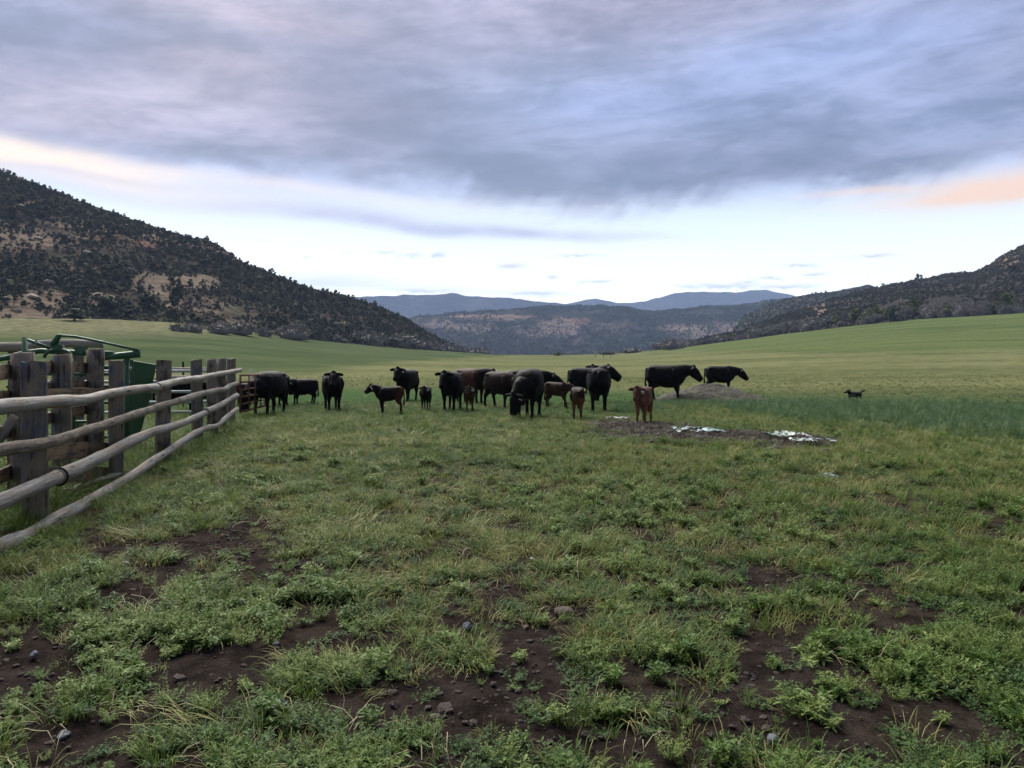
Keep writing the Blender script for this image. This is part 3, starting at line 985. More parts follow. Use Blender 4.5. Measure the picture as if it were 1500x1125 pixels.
show = scl * 3.6 / P[:, 1] * ((ppx > 0) & (ppx < 1500))
order = np.argsort(-show)
ind = order[:262]
def zone(t, px):
    if t > .80: w = 'along the crest of the left hill'
    elif px > 470: w = 'on the low right tail of the left hill'
    elif px > 300: w = 'on the right shoulder of the left hill'
    elif t > .40: w = 'at mid height of the left hill'
    elif px > 190: w = 'around the pink scar of the left hill'
    else: w = 'on the lower left slope of the left hill'
    return 'dark green juniper among many alike ' + w, 'tree', 'junipers ' + w
for i in ind:
    q = int(g.integers(5)); s = float(scl[i])
    plant('j', 'juniper_tree', 'crown', JUN[q], 'trunk', JSTEM[q % 2], P[i] - np.array([0, 0, .15]), (s * float(g.uniform(.85, 1.2)), s), float(g.uniform(0, 6)),
          *zone(t_[i], ppx[i]))
rest = order[262:]
big = g.random(len(rest)) < .55
idx = np.where(big, g.integers(0, 5, len(rest)), 5 + g.integers(0, 3, len(rest)))
scatter('juniper_woodland', P[rest] - np.array([0, 0, .15]), JUN + SML, idx, scl[rest], g.uniform(0, 6.28, len(rest)))

# low sage and brown brush between the junipers
P, ppx, ppy, ij = hillL.sample(32000, .0, 1.0, g)
d2 = fbm(P[:, 0] / 9, P[:, 1] / 12, 83, 3)
bare = hillL.m_scar[ij]
keep = (d2 > .34 + .14 * bare) & (ppx > -650) & (g.random(len(P)) < np.clip(1 - bare * .45, .3, 1))
P = P[keep]
scatter('sagebrush', P - np.array([0, 0, .1]), SMLO + SML, g.integers(0, 6, len(P)), g.uniform(.18, .58, len(P)), g.uniform(0, 6.28, len(P)))

# right hill: oak brush with scattered junipers
P, ppx, ppy, ij = hillR.sample(22000, .0, 1.01, g)
d2 = fbm(P[:, 0] / 22, P[:, 1] / 30, 87, 4)
keep = (d2 > .36) & (ppx < 1750) & (g.random(len(P)) < 1 - .6 * hillR.m_scar[ij])
P, d2, ppx = P[keep], d2[keep], ppx[keep]
jun = (g.random(len(P)) < .16 + .35 * sstep(d2, .55, .7) + .3 * (ppx < 1280))
idx = np.where(jun, 3 + g.integers(0, 5, len(P)), g.integers(0, 3, len(P)))
scatter('oak_brush', P - np.array([0, 0, .2]), SMLO + JUN, idx, np.where(jun, g.uniform(.32, .66, len(P)), g.uniform(.5, 1.05, len(P))), g.uniform(0, 6.28, len(P)))

for h, nm, n, s0 in ((hillB, 'ridge_woodland', 5000, 1.3), (hillM, 'mesa_woodland', 26000, 1.6)):
    P, ppx, ppy, ij = h.sample(n, .0, 1.01, g)
    d2 = fbm(P[:, 0] / 70, P[:, 2] / 25 + P[:, 1] / 150, 91, 4)
    keep = (d2 > .40) & (g.random(len(P)) < 1 - .8 * np.clip(h.m_scar[ij] + h.m_cliff[ij], 0, 1)) & (ppy < 525)
    P = P[keep]
    scatter(nm, P - np.array([0, 0, .3]), SML, g.integers(0, 3, len(P)), g.uniform(.6, 1.25, len(P)) * s0, g.uniform(0, 6.28, len(P)))


# ------------------------------------------------------------------ rocks
def rock_mat(name, a, b_, sc=3.0):
    M, nt, b = newmat(name)
    p = objco(nt)
    n = noise(nt, p, sc, 6, .65); n2 = noise(nt, p, sc * 7, 4, .65)
    c = mixc(nt, (n * .7 + n2 * .4).step(.35, .75), a, b_)
    nt.links.new(c, b.inputs['Base Color']); bump(nt, b, n + n2 * .5, .6, .05)
    return M


M_tan = rock_mat('tan_sandstone', (.14, .105, .085), (.27, .215, .17), .5)
M_red = rock_mat('red_sandstone', (.06, .038, .03), (.15, .095, .07), .4)
M_grey = rock_mat('grey_stone', (.07, .074, .09), (.16, .165, .19), 8)
M_brown = rock_mat('brown_stone', (.045, .033, .029), (.115, .086, .074), 9)
M_dung = rock_mat('dry_dung', (.016, .010, .0085), (.055, .037, .030), 16)
M_pale = rock_mat('pale_pebble', (.22, .22, .225), (.40, .40, .39), 14)


def rock_mesh(name, sx, sy, sz, seed, sub=3, rough=.28, flat=.35):
    bm = bmesh.new()
    bmesh.ops.create_icosphere(bm, subdivisions=sub, radius=1)
    g = random.Random(seed)
    cuts = [(Vector((g.gauss(0, 1), g.gauss(0, 1), g.gauss(0, 1))).normalized(), g.uniform(.55, .9)) for _ in range(9)]
    for v in bm.verts:
        p = v.co.copy()
        for n, d in cuts:
            k = p.dot(n)
            if k > d: p -= n * (k - d) * .92
        f = float(fbm(np.array([p.x * 2.2 + seed]), np.array([p.y * 2.2 + p.z * 3]), seed, 3)[0]) - .5
        p *= 1 + f * rough
        if p.z < -flat: p.z = -flat + (p.z + flat) * .3
        v.co = Vector((p.x * sx, p.y * sy, p.z * sz))
    me = bpy.data.meshes.new(name); bm.to_mesh(me); bm.free()
    return me


boulders = [(75, 416, 17, 8, 'large pale boulder alone halfway up the left hill'), (25, 457, 12, 8, 'pale boulder at the left foot of the hill above the meadow'), (50, 436, 20, 8, 'upper pale ledge rock at the left end of the hill'),
            (62, 448, 16, 9, 'cracked tan boulder under the pale ledge rock'), (146, 436, 20, 9, 'broad tan slab rock above the tall juniper'), (30, 302, 10, 4, 'small white rock high on the left hill'),
            (182, 332, 12, 6, 'yellowish boulder near the crest of the left hill'), (105, 438, 12, 6, 'tan rock left of the broad slab rock'), (128, 372, 16, 6, 'pink grey rock ledge at mid height of the left hill'),
            (95, 352, 14, 6, 'tan outcrop rock on the upper left slope'), (190, 396, 10, 5, 'pale rock left of the pink bare scar'), (8, 440, 14, 8, 'tan rock at the frame edge of the left hill'), (55, 350, 14, 6, 'brown pink rock among brush high on the left slope')]
for k, (px, py, w, h, lab) in enumerate(boulders):
    p = surf(hillL, px, py)
    sx = w * p.y / F / 2; sz = h * p.y / F / 2
    o = link('boulder', rock_mesh('boulder', sx, sx * .8, sz * 1.25, 60 + k), None, M_tan)
    o.location = p + Vector((0, -.3, sz * .3)); tag(o, lab, 'boulder')
# rock band on the shoulder
for k in range(26):
    px = 262 + k * 3.1; py = 360 + k * .62 + rnd.uniform(-1, 2.5)
    p = surf(hillL, px, py)
    h = rnd.uniform(8, 15) * p.y / F
    o = link('cliff_rock', rock_mesh('cliff_rock', h * rnd.uniform(.28, .45), h * .4, h * .5, 90 + k, 2, .3, .8), None, M_red)
    o.location = p + Vector((0, -.5, -.1)); o.rotation_euler = (0, 0, rnd.uniform(-.4, .4))
    tag(o, 'red sandstone block in the rock band on the shoulder of the left hill', 'rock', 'blocks of the red rock band')
# ------------------------------------------------------------------ wood
def wood_mat(name, ca, cb, cc, crack=.012, horiz=False, warm=None):
    """grain runs along the object's own long axis (stored as the attribute 'along')"""
    M, nt, b = newmat(name)
    p = objco(nt)
    n = nt.nodes.new('ShaderNodeAttribute'); n.attribute_name = 'grain'
    gx, gy, gz_ = xyz(nt, n.outputs['Vector'])
    st = noise(nt, vec(nt, gx * 28.0, gy * 28.0, gz_ * 1.6), 1.0, 5, .6)
    bl = noise(nt, vec(nt, gx * 5.0, gy * 5.0, gz_ * 3.5), 1.0, 4, .6)
    fn = noise(nt, vec(nt, gx * 90.0, gy * 90.0, gz_ * 9.0), 1.0, 3, .6)
    c = mixc(nt, (st * .7 + bl * .45).step(.38, .75), ca, cb)
    c = mixc(nt, (bl * .9 + fn * .3).step(.50, .68) * .75, c, cc)
    crk = (st * .8 + fn * .35).step(.50, .42)
    c = mixc(nt, crk * .8, c, (crack, crack * .9, crack * .85))
    kn = nt.nodes.new('ShaderNodeTexVoronoi'); kn.inputs['Scale'].default_value = 1.0
    nt.links.new(vec(nt, gx * 7.0, gy * 7.0, gz_ * 1.3), kn.inputs['Vector'])
    kd = V(nt, kn.outputs['Distance'])
    c = mixc(nt, (kd + (fn - .5) * .1).step(.17, .08) * .85, c, (crack * 1.6, crack * 1.2, crack))
    nt.links.new(c, b.inputs['Base Color']); bump(nt, b, st + fn * .4, .9, .014)
    return M


M_silver = wood_mat('silver_pole', (.105, .102, .100), (.33, .325, .315), (.17, .135, .10))
M_tanpole = wood_mat('tan_pole', (.10, .082, .066), (.32, .27, .21), (.055, .044, .038))
M_bluegrey = wood_mat('weathered_post', (.040, .045, .058), (.110, .116, .135), (.15, .115, .072))
M_bark = wood_mat('barky_post', (.030, .024, .022), (.095, .082, .075), (.17, .145, .12))
M_brownplank = wood_mat('brown_plank', (.034, .024, .019), (.090, .064, .050), (.17, .115, .070))
M_greyplank = wood_mat('grey_plank', (.10, .10, .098), (.19, .186, .175), (.14, .12, .09))


def grain(me, pts_axis):
    """pts_axis: function(co)->(across, across, along)"""
    a = me.attributes.new('grain', 'FLOAT_VECTOR', 'POINT')
    a.data.foreach_set('vector', np.array([pts_axis(v.co) for v in me.vertices], np.float32).ravel())


def log(name, parent, pts, rad, mat, sides=12, jit=.05, wob=.0):
    """a natural pole through points, kept in world coordinates of the parent"""
    pts = [Vector(p) for p in pts]
    # resample smoothly
    out = []
    n = len(pts)
    for i in range(n - 1):
        p0, p1, p2, p3 = pts[max(i - 1, 0)], pts[i], pts[i + 1], pts[min(i + 2, n - 1)]
        k = max(3, int((p2 - p1).length / .12))
        for q in range(k):
            t = q / k
            out.append(.5 * ((2 * p1) + (-p0 + p2) * t + (2 * p0 - 5 * p1 + 4 * p2 - p3) * t * t + (-p0 + 3 * p1 - 3 * p2 + p3) * t ** 3))
    out.append(pts[-1])
    L = [0]
    for a, b in zip(out, out[1:]): L.append(L[-1] + (b - a).length)
    sd = rnd.uniform(0, 99)
    r0, r1 = rad if hasattr(rad, '__len__') else (rad, rad)
    rr = []
    for l in L:
        t = l / L[-1]
        k = float(fbm(np.array([l * 1.7 + sd]), np.array([sd]), 7, 3)[0]) - .5
        rr.append((r0 + (r1 - r0) * t) * (1 + k * .30))
    out = [p + Vector((0, (float(vnoise(np.array([l * 1.3 + sd]), np.array([3.0]), 5)[0]) - .5) * wob, (float(vnoise(np.array([l * 1.1 + sd]), np.array([8.0]), 6)[0]) - .5) * wob)) for p, l in zip(out, L)]
    mb = MB(); mb.tube(out, rr, sides, jit * .35)
    me = mb.mesh(name, True)
    a = me.attributes.new('grain', 'FLOAT_VECTOR', 'POINT')
    g_ = []
    for i in range(len(out)):
        for k in range(sides):
            th = 2 * math.pi * k / sides
            g_.append((math.cos(th) * rr[i] + sd, math.sin(th) * rr[i], L[i]))
    a.data.foreach_set('vector', np.array(g_, np.float32).ravel())
    o = link(name, me, parent, mat)
    return o


def post(name, parent, base, w, dpt, h, mat, rz=0.0, lean=(0, 0), round_=False, slant=.04, rough=.10):
    """hewn or round post standing in the ground; base in the parent's coordinates"""
    sides = 14
    rows = 11
    mb = MB()
    sd = rnd.uniform(0, 50)
    vs = []
    for i in range(rows):
        t = i / (rows - 1)
        z = -.25 + (h + .25) * t
        for k in range(sides):
            th = 2 * math.pi * k / sides
            c, s = math.cos(th), math.sin(th)
            if round_: rx = ry = 1.0
            else:
                m = max(abs(c), abs(s)); q = (1 / m) ** .82
                rx = ry = q * .9
            j = 1 + (float(fbm(np.array([th * 1.5 + sd]), np.array([z * 2.2 + sd]), 4, 3)[0]) - .5) * rough * 2
            x, y = c * w / 2 * rx * j, s * dpt / 2 * ry * j
            zz = z
            if i == rows - 1: zz = z + x / w * slant + rnd.uniform(-.008, .008)
            vs.append((x + lean[0] * t, y + lean[1] * t, zz))
    fs = []
    for i in range(rows - 1):
        for k in range(sides):
            k2 = (k + 1) % sides
            fs.append((i * sides + k, i * sides + k2, (i + 1) * sides + k2, (i + 1) * sides + k))
    # slightly broken end grain
    ctr = len(vs)
    vs.append((lean[0], lean[1], h + rnd.uniform(-.02, .015)))
    for k in range(sides): fs.append(((rows - 1) * sides + k, (rows - 1) * sides + (k + 1) % sides, ctr))
    mb.add(vs, fs)
    me = mb.mesh(name, round_)
    grain(me, lambda c: (c.x + sd, c.y + sd * .3, c.z))
    o = link(name, me, parent, mat)
    o.location = base; o.rotation_euler = (0, 0, rz)
    return o


def plank(name, parent, a, b, hgt, thick, mat):
    a, b = Vector(a), Vector(b)
    d = b - a
    n = 7
    mb = MB(); vs = []; L = d.length
    side = Vector((-d.y, d.x, 0)).normalized() if abs(d.z) < L * .98 else Vector((1, 0, 0))
    up = side.cross(d.normalized()) * -1
    if up.z < 0: up = -up
    sd = rnd.uniform(0, 60)
    for i in range(n):
        t = i / (n - 1)
        w = Vector((0, 0, (float(vnoise(np.array([t * 3 + sd]), np.array([1.0]), 3)[0]) - .5) * .03))
        e = rnd.uniform(-.006, .006)
        for (s, u) in ((-1, -1), (1, -1), (1, 1), (-1, 1)):
            vs.append(a + d * t + w + side * (s * thick / 2) + up * (u * (hgt / 2 + e)))
    fs = [(3, 2, 1, 0), tuple((n - 1) * 4 + k for k in range(4))]
    for i in range(n - 1):
        for k in range(4):
            k2 = (k + 1) % 4
            fs.append((i * 4 + k, i * 4 + k2, (i + 1) * 4 + k2, (i + 1) * 4 + k))
    mb.add(vs, fs)
    me = mb.mesh(name)
    grain(me, lambda c: ((c - a).dot(up) + sd, (c - a).dot(side), (c - a).dot(d) / L))
    return link(name, me, parent, mat)


# ---- pole fence nearest the camera
FX = lambda d: -4.74 - .19 * (d - 7.7)            # line of the posts
fence = empty('pole_fence', (FX(13), 13, 0))
tag(fence, 'weathered corral fence of four long pole rails on thick grey posts', 'fence')
O = Vector(fence.location)
fdir = math.atan2(1, -.19) - math.pi / 2
posts = [(53, 7.71, .245, .22, 530, M_bluegrey, 0), (170, 10.25, .19, .20, 529, M_bluegrey, 0), (238, 12.55, .24, .22, 528, M_bark, 0), (289.5, 15.15, .22, .2, 527, M_bluegrey, 0),
         (311, 16.7, .22, .21, 526, M_bark, 1), (325, 17.9, .20, .2, 525, M_bark, 1), (338, 19.2, .21, .2, 525.5, M_bluegrey, 0)]
for (px, d, w, dp, top, mat, rd) in posts:
    x = (px - 750) / F * d
    h = EYE + (HZ - top) / F * d
    post('post', fence, Vector((x, d, gzs(x, d))) - O, w, dp, h - gzs(x, d), mat, fdir + R(32 if not rd else 0), (rnd.uniform(-.03, .03), 0), bool(rd), slant=rnd.choice((-1, 1)) * rnd.uniform(.01, .035), rough=.15 if rd else .08)
RX = lambda px: None


def rail_pts(lst, off=.20):
    """(px,row) along the fence face -> points on the vertical plane off metres in front of the post line"""
    out = []
    for px, py in lst:
        u = (px - 750) / F
        # u*d = FX(d)+off
        d = (-4.74 + .19 * 7.7 + off) / (u + .19)
        out.append(Vector((u * d, d, EYE + (HZ - py) / F * d + .03)))
    return out


def ext(p, k=2.2):
    """carry a rail on beyond the frame edge"""
    d = (p[0] - p[1]).normalized()
    d.z *= .3
    return [p[0] + d * k] + p


rails = [
    ([(0, 601), (40, 596), (85, 591), (130, 589), (165, 580), (205, 573), (231, 570)], (.068, .060), 1, M_silver),
    ([(229, 569.5), (262, 562), (300, 555), (330, 548.5), (352, 543.5)], (.066, .052), 0, M_silver),
    ([(0, 666), (45, 659), (90, 648), (140, 631), (181, 616), (230, 600), (262, 590)], (.062, .055), 1, M_tanpole),
    ([(260, 590), (290, 581), (318, 574), (330, 571.5), (336, 567), (347, 564)], (.060, .052), 0, M_silver),
    ([(0, 739), (45, 720), (85, 703)], (.078, .072), 1, M_silver),
    ([(83, 703.5), (120, 688), (165, 664), (200, 646), (235, 633), (270, 622), (303, 606)], (.078, .056), 0, M_silver),
    ([(301, 605.5), (320, 597), (335, 588), (347, 581)], (.068, .054), 0, M_silver),
    ([(0, 806), (45, 786), (85, 765), (130, 740), (184, 706), (222, 680), (252, 661)], (.078, .060), 1, M_silver),
    ([(250, 661), (275, 645), (300, 630), (318, 626), (330, 615), (347, 601)], (.062, .050), 0, M_silver),
]
for lst, rad, e, m in rails:
    p = rail_pts(lst)
    if e: p = ext(p)
    log('rail', fence, [q - O for q in p], rad, m, wob=.02)
# wire binding at the joint of the third rail
jp = rail_pts([(85, 703)])[0]
M_iron, _, b_ = newmat('dark_wire'); b_.inputs['Base Color'].default_value = (.02, .017, .015, 1); b_.inputs['Metallic'].default_value = .6
mb = MB()
rd_ = Vector((-.19, 1, 0)).normalized(); rs_ = Vector((1, .19, 0)).normalized()
mb.tube([jp - O + (rs_ * math.cos(a) + Vector((0, 0, 1)) * math.sin(a)) * .088 + rd_ * .01 for a in np.linspace(0, 6.28, 17)], .011, 6)
mb.obj('wire_binding', M_iron, fence, True)
# planks nailed to the back of the first bay, and in the bay to the left
def behind(px, py, off=-.15):
    u = (px - 750) / F
    d = (-4.74 + .19 * 7.7 + off) / (u + .19)
    return Vector((u * d, d, EYE + (HZ - py) / F * d)) - O
plank('plank', fence, behind(66, 577), behind(172, 577), .125, .04, M_brownplank)
plank('plank', fence, behind(66, 659), behind(170, 659), .20, .04, M_brownplank)
plank('plank', fence, behind(66, 697), behind(168, 694), .19, .04, M_brownplank)

# loose plank on the grass behind the lowest rail
a = Vector((*Wp(99, 725), .05)); b = Vector((*Wp(172, 706), .12))
o = plank('loose_plank', None, a, b, .03, .14, M_greyplank)
tag(o, 'loose grey plank lying in the grass behind the lowest rail', 'plank')

# ---- plank fence of the working alley behind
alley = empty('plank_fence', (-6.3, 11, 0))
tag(alley, 'barky post and brown plank fence of the working alley, behind the pole fence', 'fence')
O2 = Vector(alley.location)
apts = [(33, 8.7, .24, 517.5, M_bark), (91, 11.0, .25, 519.5, M_bluegrey), (140, 12.5, .26, 512, M_bark)]
pp = []
for (px, d, w, top, mat) in apts:
    x = (px - 750) / F * d; h = EYE + (HZ - top) / F * d; g0 = gzs(x, d)
    post('post', alley, Vector((x, d, g0)) - O2, w, w * .95, h - g0, mat, rnd.uniform(0, 1), (0, 0), True, slant=.03, rough=.16)
    pp.append(Vector((x, d, 0)))
pp.insert(0, pp[0] + (pp[0] - pp[1]) * .9)
x = pp[0].x; g0 = gzs(pp[0].x, pp[0].y)
post('post', alley, pp[0] - O2, .24, .22, 1.6, M_bark, 0, (0, 0), True, rough=.16)
bk = Vector((-.16, .05, 0))
for (z0, z1, hh) in ((1.50, 1.46, .16), (1.22, 1.17, .16), (.80, .78, .15), (.32, .30, .16)):
    for q in (0, 1, 2):
        a = pp[q] + bk + Vector((0, 0, z0 + rnd.uniform(-.02, .02))); b = pp[q + 1] + bk + Vector((0, 0, z1 + rnd.uniform(-.02, .02)))
        plank('plank', alley, a - O2 + (a - b) * .03, b - O2, hh, .04, M_brownplank)
# diagonal brace and the dark stub post at the frame edge
a = at(-20, 8.1, 668); b = at(21, 8.4, 610)
o = log('brace', alley, [a - O2, (a + b) / 2 - O2, b - O2], (.055, .05), M_greyplank)
x = (17 - 750) / F * 8.9
post('post', alley, Vector((x, 8.9, gzs(x, 8.9))) - O2, .09, .09, .98, M_brownplank, .2, (0, 0), False, rough=.05)

# ---- back fence of the pen: rails and posts
pen = empty('back_fence', (-10, 16, 0))
tag(pen, 'old log fence at the back of the pen beyond the green chute', 'fence')
O3 = Vector(pen.location)
for (px, d, top) in ((-60, 15.4, 500), (115, 15.6, 508), (20, 15.5, 508)):
    x = (px - 750) / F * d; h = EYE + (HZ - top) / F * d
    post('post', pen, Vector((x, d, gzs(x, d))) - O3, .2, .2, h, M_bark, 0, (0, 0), True, slant=.02, rough=.12)
log('rail', pen, [at(-140, 15.3, 512) - O3, at(-20, 15.35, 509) - O3, at(50, 15.4, 508) - O3], (.10, .09), M_silver)
log('rail', pen, [at(40, 15.4, 506) - O3, at(90, 15.5, 503) - O3, at(150, 15.6, 504) - O3], (.085, .08), M_silver)
log('rail', pen, [at(-140, 15.6, 545) - O3, at(-20, 15.6, 543) - O3, at(120, 15.7, 541) - O3], (.08, .07), M_silver)

# ---- green squeeze chute
M_grn, nt, b = newmat('green_paint')
n = noise(nt, objco(nt), 5.0, 5, .65); n2 = noise(nt, objco(nt), 30.0, 3, .6)
c = mixc(nt, n, (.008, .046, .020), (.016, .070, .034))
c = mixc(nt, (n * .6 + n2 * .5).step(.60, .72) * .5, c, (.07, .06, .045))
nt.links.new(c, b.inputs['Base Color']); b.inputs['Roughness'].default_value = .5; b.inputs['Specular IOR Level'].default_value = .35
M_steel, nt, b = newmat('worn_steel'); b.inputs['Base Color'].default_value = (.26, .28, .28, 1); b.inputs['Roughness'].default_value = .55; b.inputs['Metallic'].default_value = .3
ch = empty('cattle_chute', (-7.2, 13.4, gzs(-7.2, 13.4)))
tag(ch, 'dark green steel cattle squeeze chute with a tall side panel and long lever pipe', 'cattle chute')
OC = Vector(ch.location)
CP = lambda px, py, d=13.5: at(px, d, py) - OC
def sheet(name, quad, th, mat, parent=ch):
    q = [Vector(p) for p in quad]
    n_ = (q[1] - q[0]).cross(q[2] - q[0]).normalized() * th / 2
    mb = MB(); k = len(q)
    mb.add([p + n_ for p in q] + [p - n_ for p in q], [tuple(range(k)), tuple(range(2 * k - 1, k - 1, -1))] + [(i, i + k, (i + 1) % k + k, (i + 1) % k) for i in range(k)])
    return mb.obj(name, mat, parent)
sheet('side_panel', [CP(194, 528, 13.35), CP(228, 534, 13.75), CP(218, 585, 13.75), CP(203, 640, 13.7), CP(186, 652, 13.35)], .05, M_grn)
sheet('gate_panel', [CP(183, 527, 13.4), CP(193, 527, 13.30), CP(184, 652, 13.30), CP(176, 652, 13.4)], .06, M_grn)
mb = MB()
for px, d in ((36, 13.2), (36, 14.0), (100, 13.2), (186, 13.2), (186, 14.1)):
    a = at(px, d, 500 if px == 36 else 522); a.z = 0.0; b = at(px, d, 494 if (px == 36 and d < 13.5) else 524)
    mb.tube([a - OC, b - OC], .045, 8)
mb.obj('frame', M_grn, ch, True)
mb = MB(); mb.tube([CP(-30, 531, 13.2), CP(10, 524, 13.2), CP(36, 517, 13.2), CP(60, 514, 13.2), CP(120, 517, 13.2), CP(166, 518, 13.2)], .045, 8); mb.obj('top_bar', M_grn, ch, True)
mb = MB(); mb.tube([CP(150, 524, 13.2), CP(176, 521, 13.2), CP(200, 519, 13.2)], [.05, .06, .06], 8); mb.tube([CP(200, 524, 13.2), CP(200, 511, 13.2)], .065, 8); mb.obj('roller', M_grn, ch, True)
sheet('hub_plate', [CP(74, 517, 13.1), CP(80, 505, 13.1), (CP(92, 505, 13.1)), CP(98, 517, 13.1)], .08, M_grn)
mb = MB(); mb.tube([CP(78, 506, 13.1), CP(86, 492, 13.1), CP(90, 491, 13.1)], [.06, .045, .03], 8); mb.obj('hub_arm', M_grn, ch, True)
mb = MB(); mb.tube([CP(85, 491.5, 13.1), CP(110, 493, 13.1), CP(140, 499, 13.1), CP(202, 513, 13.1)], .022, 8); mb.obj('lever', M_grn, ch, True)
mb = MB(); mb.tube([CP(41, 498, 13.1), CP(52, 502, 13.1), CP(75, 511, 13.1)], .028, 8); mb.obj('brace', M_grn, ch, True)
mb = MB(); mb.tube([CP(65 + 5 * math.cos(a) * 4 + 20, 524 - math.sin(a) * 12, 13.05) for a in np.linspace(0, math.pi, 14)], .03, 8); mb.obj('hoop', M_grn, ch, True)
sheet('latch_box', [CP(113, 519, 13.2), CP(113, 508, 13.2), CP(125, 508, 13.2), CP(125, 519, 13.2)], .15, M_grn)
mb = MB()
for py in (548, 566, 590, 618, 640):
    mb.tube([CP(10, py, 13.9), CP(186, py, 13.9)], .028, 8)
mb.obj('side_bars', M_grn, ch, True)
mb = MB()
for px in (14, 60, 108, 150):
    a = at(px, 13.9, 540); b = Vector((a.x, a.y, .05)); mb.tube([a - OC, b - OC], .03, 8)
mb.obj('uprights', M_grn, ch, True)
mb = MB(); mb.tube([CP(-20, 538, 13.6), CP(60, 534, 13.6), CP(120, 536, 13.6), CP(186, 540, 13.6)], .035, 8); mb.tube([CP(60, 534, 13.6), CP(100, 560, 13.6)], .025, 8); mb.obj('squeeze_bar', M_grn, ch, True)
mb = MB(); mb.tube([CP(170, 545, 13.25), CP(176, 552, 13.2), CP(186, 549, 13.2), CP(190, 560, 13.2), CP(184, 566, 13.2)], .018, 6); mb.tube([CP(176, 538, 13.2), CP(192, 540, 13.2)], .03, 8); mb.obj('latch', M_steel, ch, True)
mb = MB(); mb.tube([CP(53, 503, 13.05), CP(53, 498, 13.05)], .02, 6); mb.obj('grease_fitting', M_steel, ch)

# ---- pipe panels of the pen behind the posts
pn = empty('pipe_fence', (-8.3, 19.5, 0))
tag(pn, 'galvanised pipe corral panel seen between the posts of the pole fence', 'corral panel')
OPn = Vector(pn.location)
for k, z in enumerate((1.28, 1.02, .76, .5, .25)):
    mb = MB(); mb.tube([Vector((-11.5, 19.0, z)) - OPn, Vector((-7.55, 19.6, z)) - OPn], .035, 8); mb.obj('rail', M_steel, pn, True)
for x in (-11.5, -9.5, -7.6):
    mb = MB(); mb.tube([Vector((x, 19.0 + (x + 11.5) * .155, -.1)) - OPn, Vector((x, 19.0 + (x + 11.5) * .155, 1.3)) - OPn], .035, 8); mb.obj('upright', M_steel, pn, True)
mb = MB(); mb.tube([(0, 0, -.3), (0, 0, 1.5)], .03, 6); mb.box((0, .03, .8), (.05, .012, 1.2))
o = mb.obj('steel_stake', M_iron, None); p = Wp(272, 598); o.location = (p[0], p[1] - .2, 0); tag(o, 'thin dark steel stake standing above the corral panel', 'stake')
# silver round rail log lying along the pen further back
pl2 = empty('pole_fence', (-9, 23, 0)); tag(pl2, 'two rail pole fence at the far side of the pen', 'fence')
OP2 = Vector(pl2.location)
for z in (1.25, .75): log('rail', pl2, [Vector((-13, 23.0, z)) - OP2, Vector((-11, 23.1, z + .03)) - OP2, Vector((-8.9, 23.2, z)) - OP2], (.07, .06), M_silver)
for x in (-12.8, -10.9, -9.0): post('post', pl2, Vector((x, 23.3, 0)) - OP2, .18, .18, 1.4, M_bark, 0, (0, 0), True)

# ---- rusty gate
M_rust, nt, b = newmat('rusty_red_pipe')
n = noise(nt, objco(nt), 9.0, 4, .6)
nt.links.new(mixc(nt, n.step(.35, .65), (.040, .017, .012), (.105, .046, .028)), b.inputs['Base Color'])
ga = Vector(((352 - 750) / F * 19.9, 19.9, .14)); gb = Vector(((388 - 750) / F * 23.2, 23.2, .10))
gate = empty('pipe_gate', ga); tag(gate, 'rusty red pipe gate hung on the last fence post', 'gate')
gd = gb - ga
mb = MB(); mb.tube([(0, 0, .08), (0, 0, 1.02), gd + Vector((0, 0, 1.02)), gd + Vector((0, 0, .08)), (0, 0, .08)], .028, 8); mb.obj('gate_frame', M_rust, gate, True)
for z in (.27, .46, .65, .84):
    mb = MB(); mb.tube([Vector((0, 0, z)), gd + Vector((0, 0, z))], .022, 8); mb.obj('bar', M_rust, gate, True)
for t in (.28, .52, .76):
    mb = MB(); mb.tube([gd * t + Vector((.02, .03, .08)), gd * t + Vector((.02, .03, 1.02))], .02, 6); mb.obj('upright', M_rust, gate, True)
M_white, _, b = newmat('white_plastic'); b.inputs['Base Color'].default_value = (.62, .62, .60, 1)
mb = MB(); mb.tube([(0, 0, -.2), (.02, 0, .6), (.03, 0, 1.22)], [.045, .045, .03], 6)
o = mb.obj('white_stake', M_white, None); p = Wp(367, 592); o.location = (*p, 0); tag(o, 'short white stake rising behind the rusty gate', 'stake')

# ---- far things in the field
M_bleach, _, b = newmat('bleached_wood'); b.inputs['Base Color'].default_value = (.36, .33, .28, 1)
bp = empty('brush_pile', (*Wp(720, 549), 0)); tag(bp, 'row of pale bleached driftwood stakes behind the brown cow', 'wood pile')
for k in range(26):
    t = k / 25
    x = -3.4 + 6.6 * t + rnd.uniform(-.1, .1); hh = rnd.uniform(.35, .85) * (1.1 if k in (4, 9, 10, 17, 23) else .75)
    mb = MB(); mb.tube([(x, rnd.uniform(-.2, .2), -.1), (x + rnd.uniform(-.1, .1), 0, hh * .6), (x + rnd.uniform(-.2, .2), 0, hh)], [.13, .10, .04], 6)
    mb.obj('stake', M_bleach, bp, True)
mb = MB()
for k in range(14):
    x = -3.3 + k * .48; mb.tube([(x, .1, .12), (x + .5, -.1, .16 + rnd.uniform(0, .15)), (x + 1.0, .1, .1)], .07, 5)
mb.obj('branches', M_bleach, bp, True)
cp = ground_at(884, 330); cf = empty('stock_rail', cp); tag(cf, 'thin dark post and rail far away at the field edge', 'fence')
mb = MB(); mb.tube([(-4, 0, 1.3), (5, 0, 1.4)], .07, 5); mb.obj('rail', M_iron, cf)
for x in (-3.5, 0, 3.2):
    mb = MB(); mb.tube([(x, 0, -.2), (x, 0, 1.5)], .09, 5); mb.obj('post', M_iron, cf)

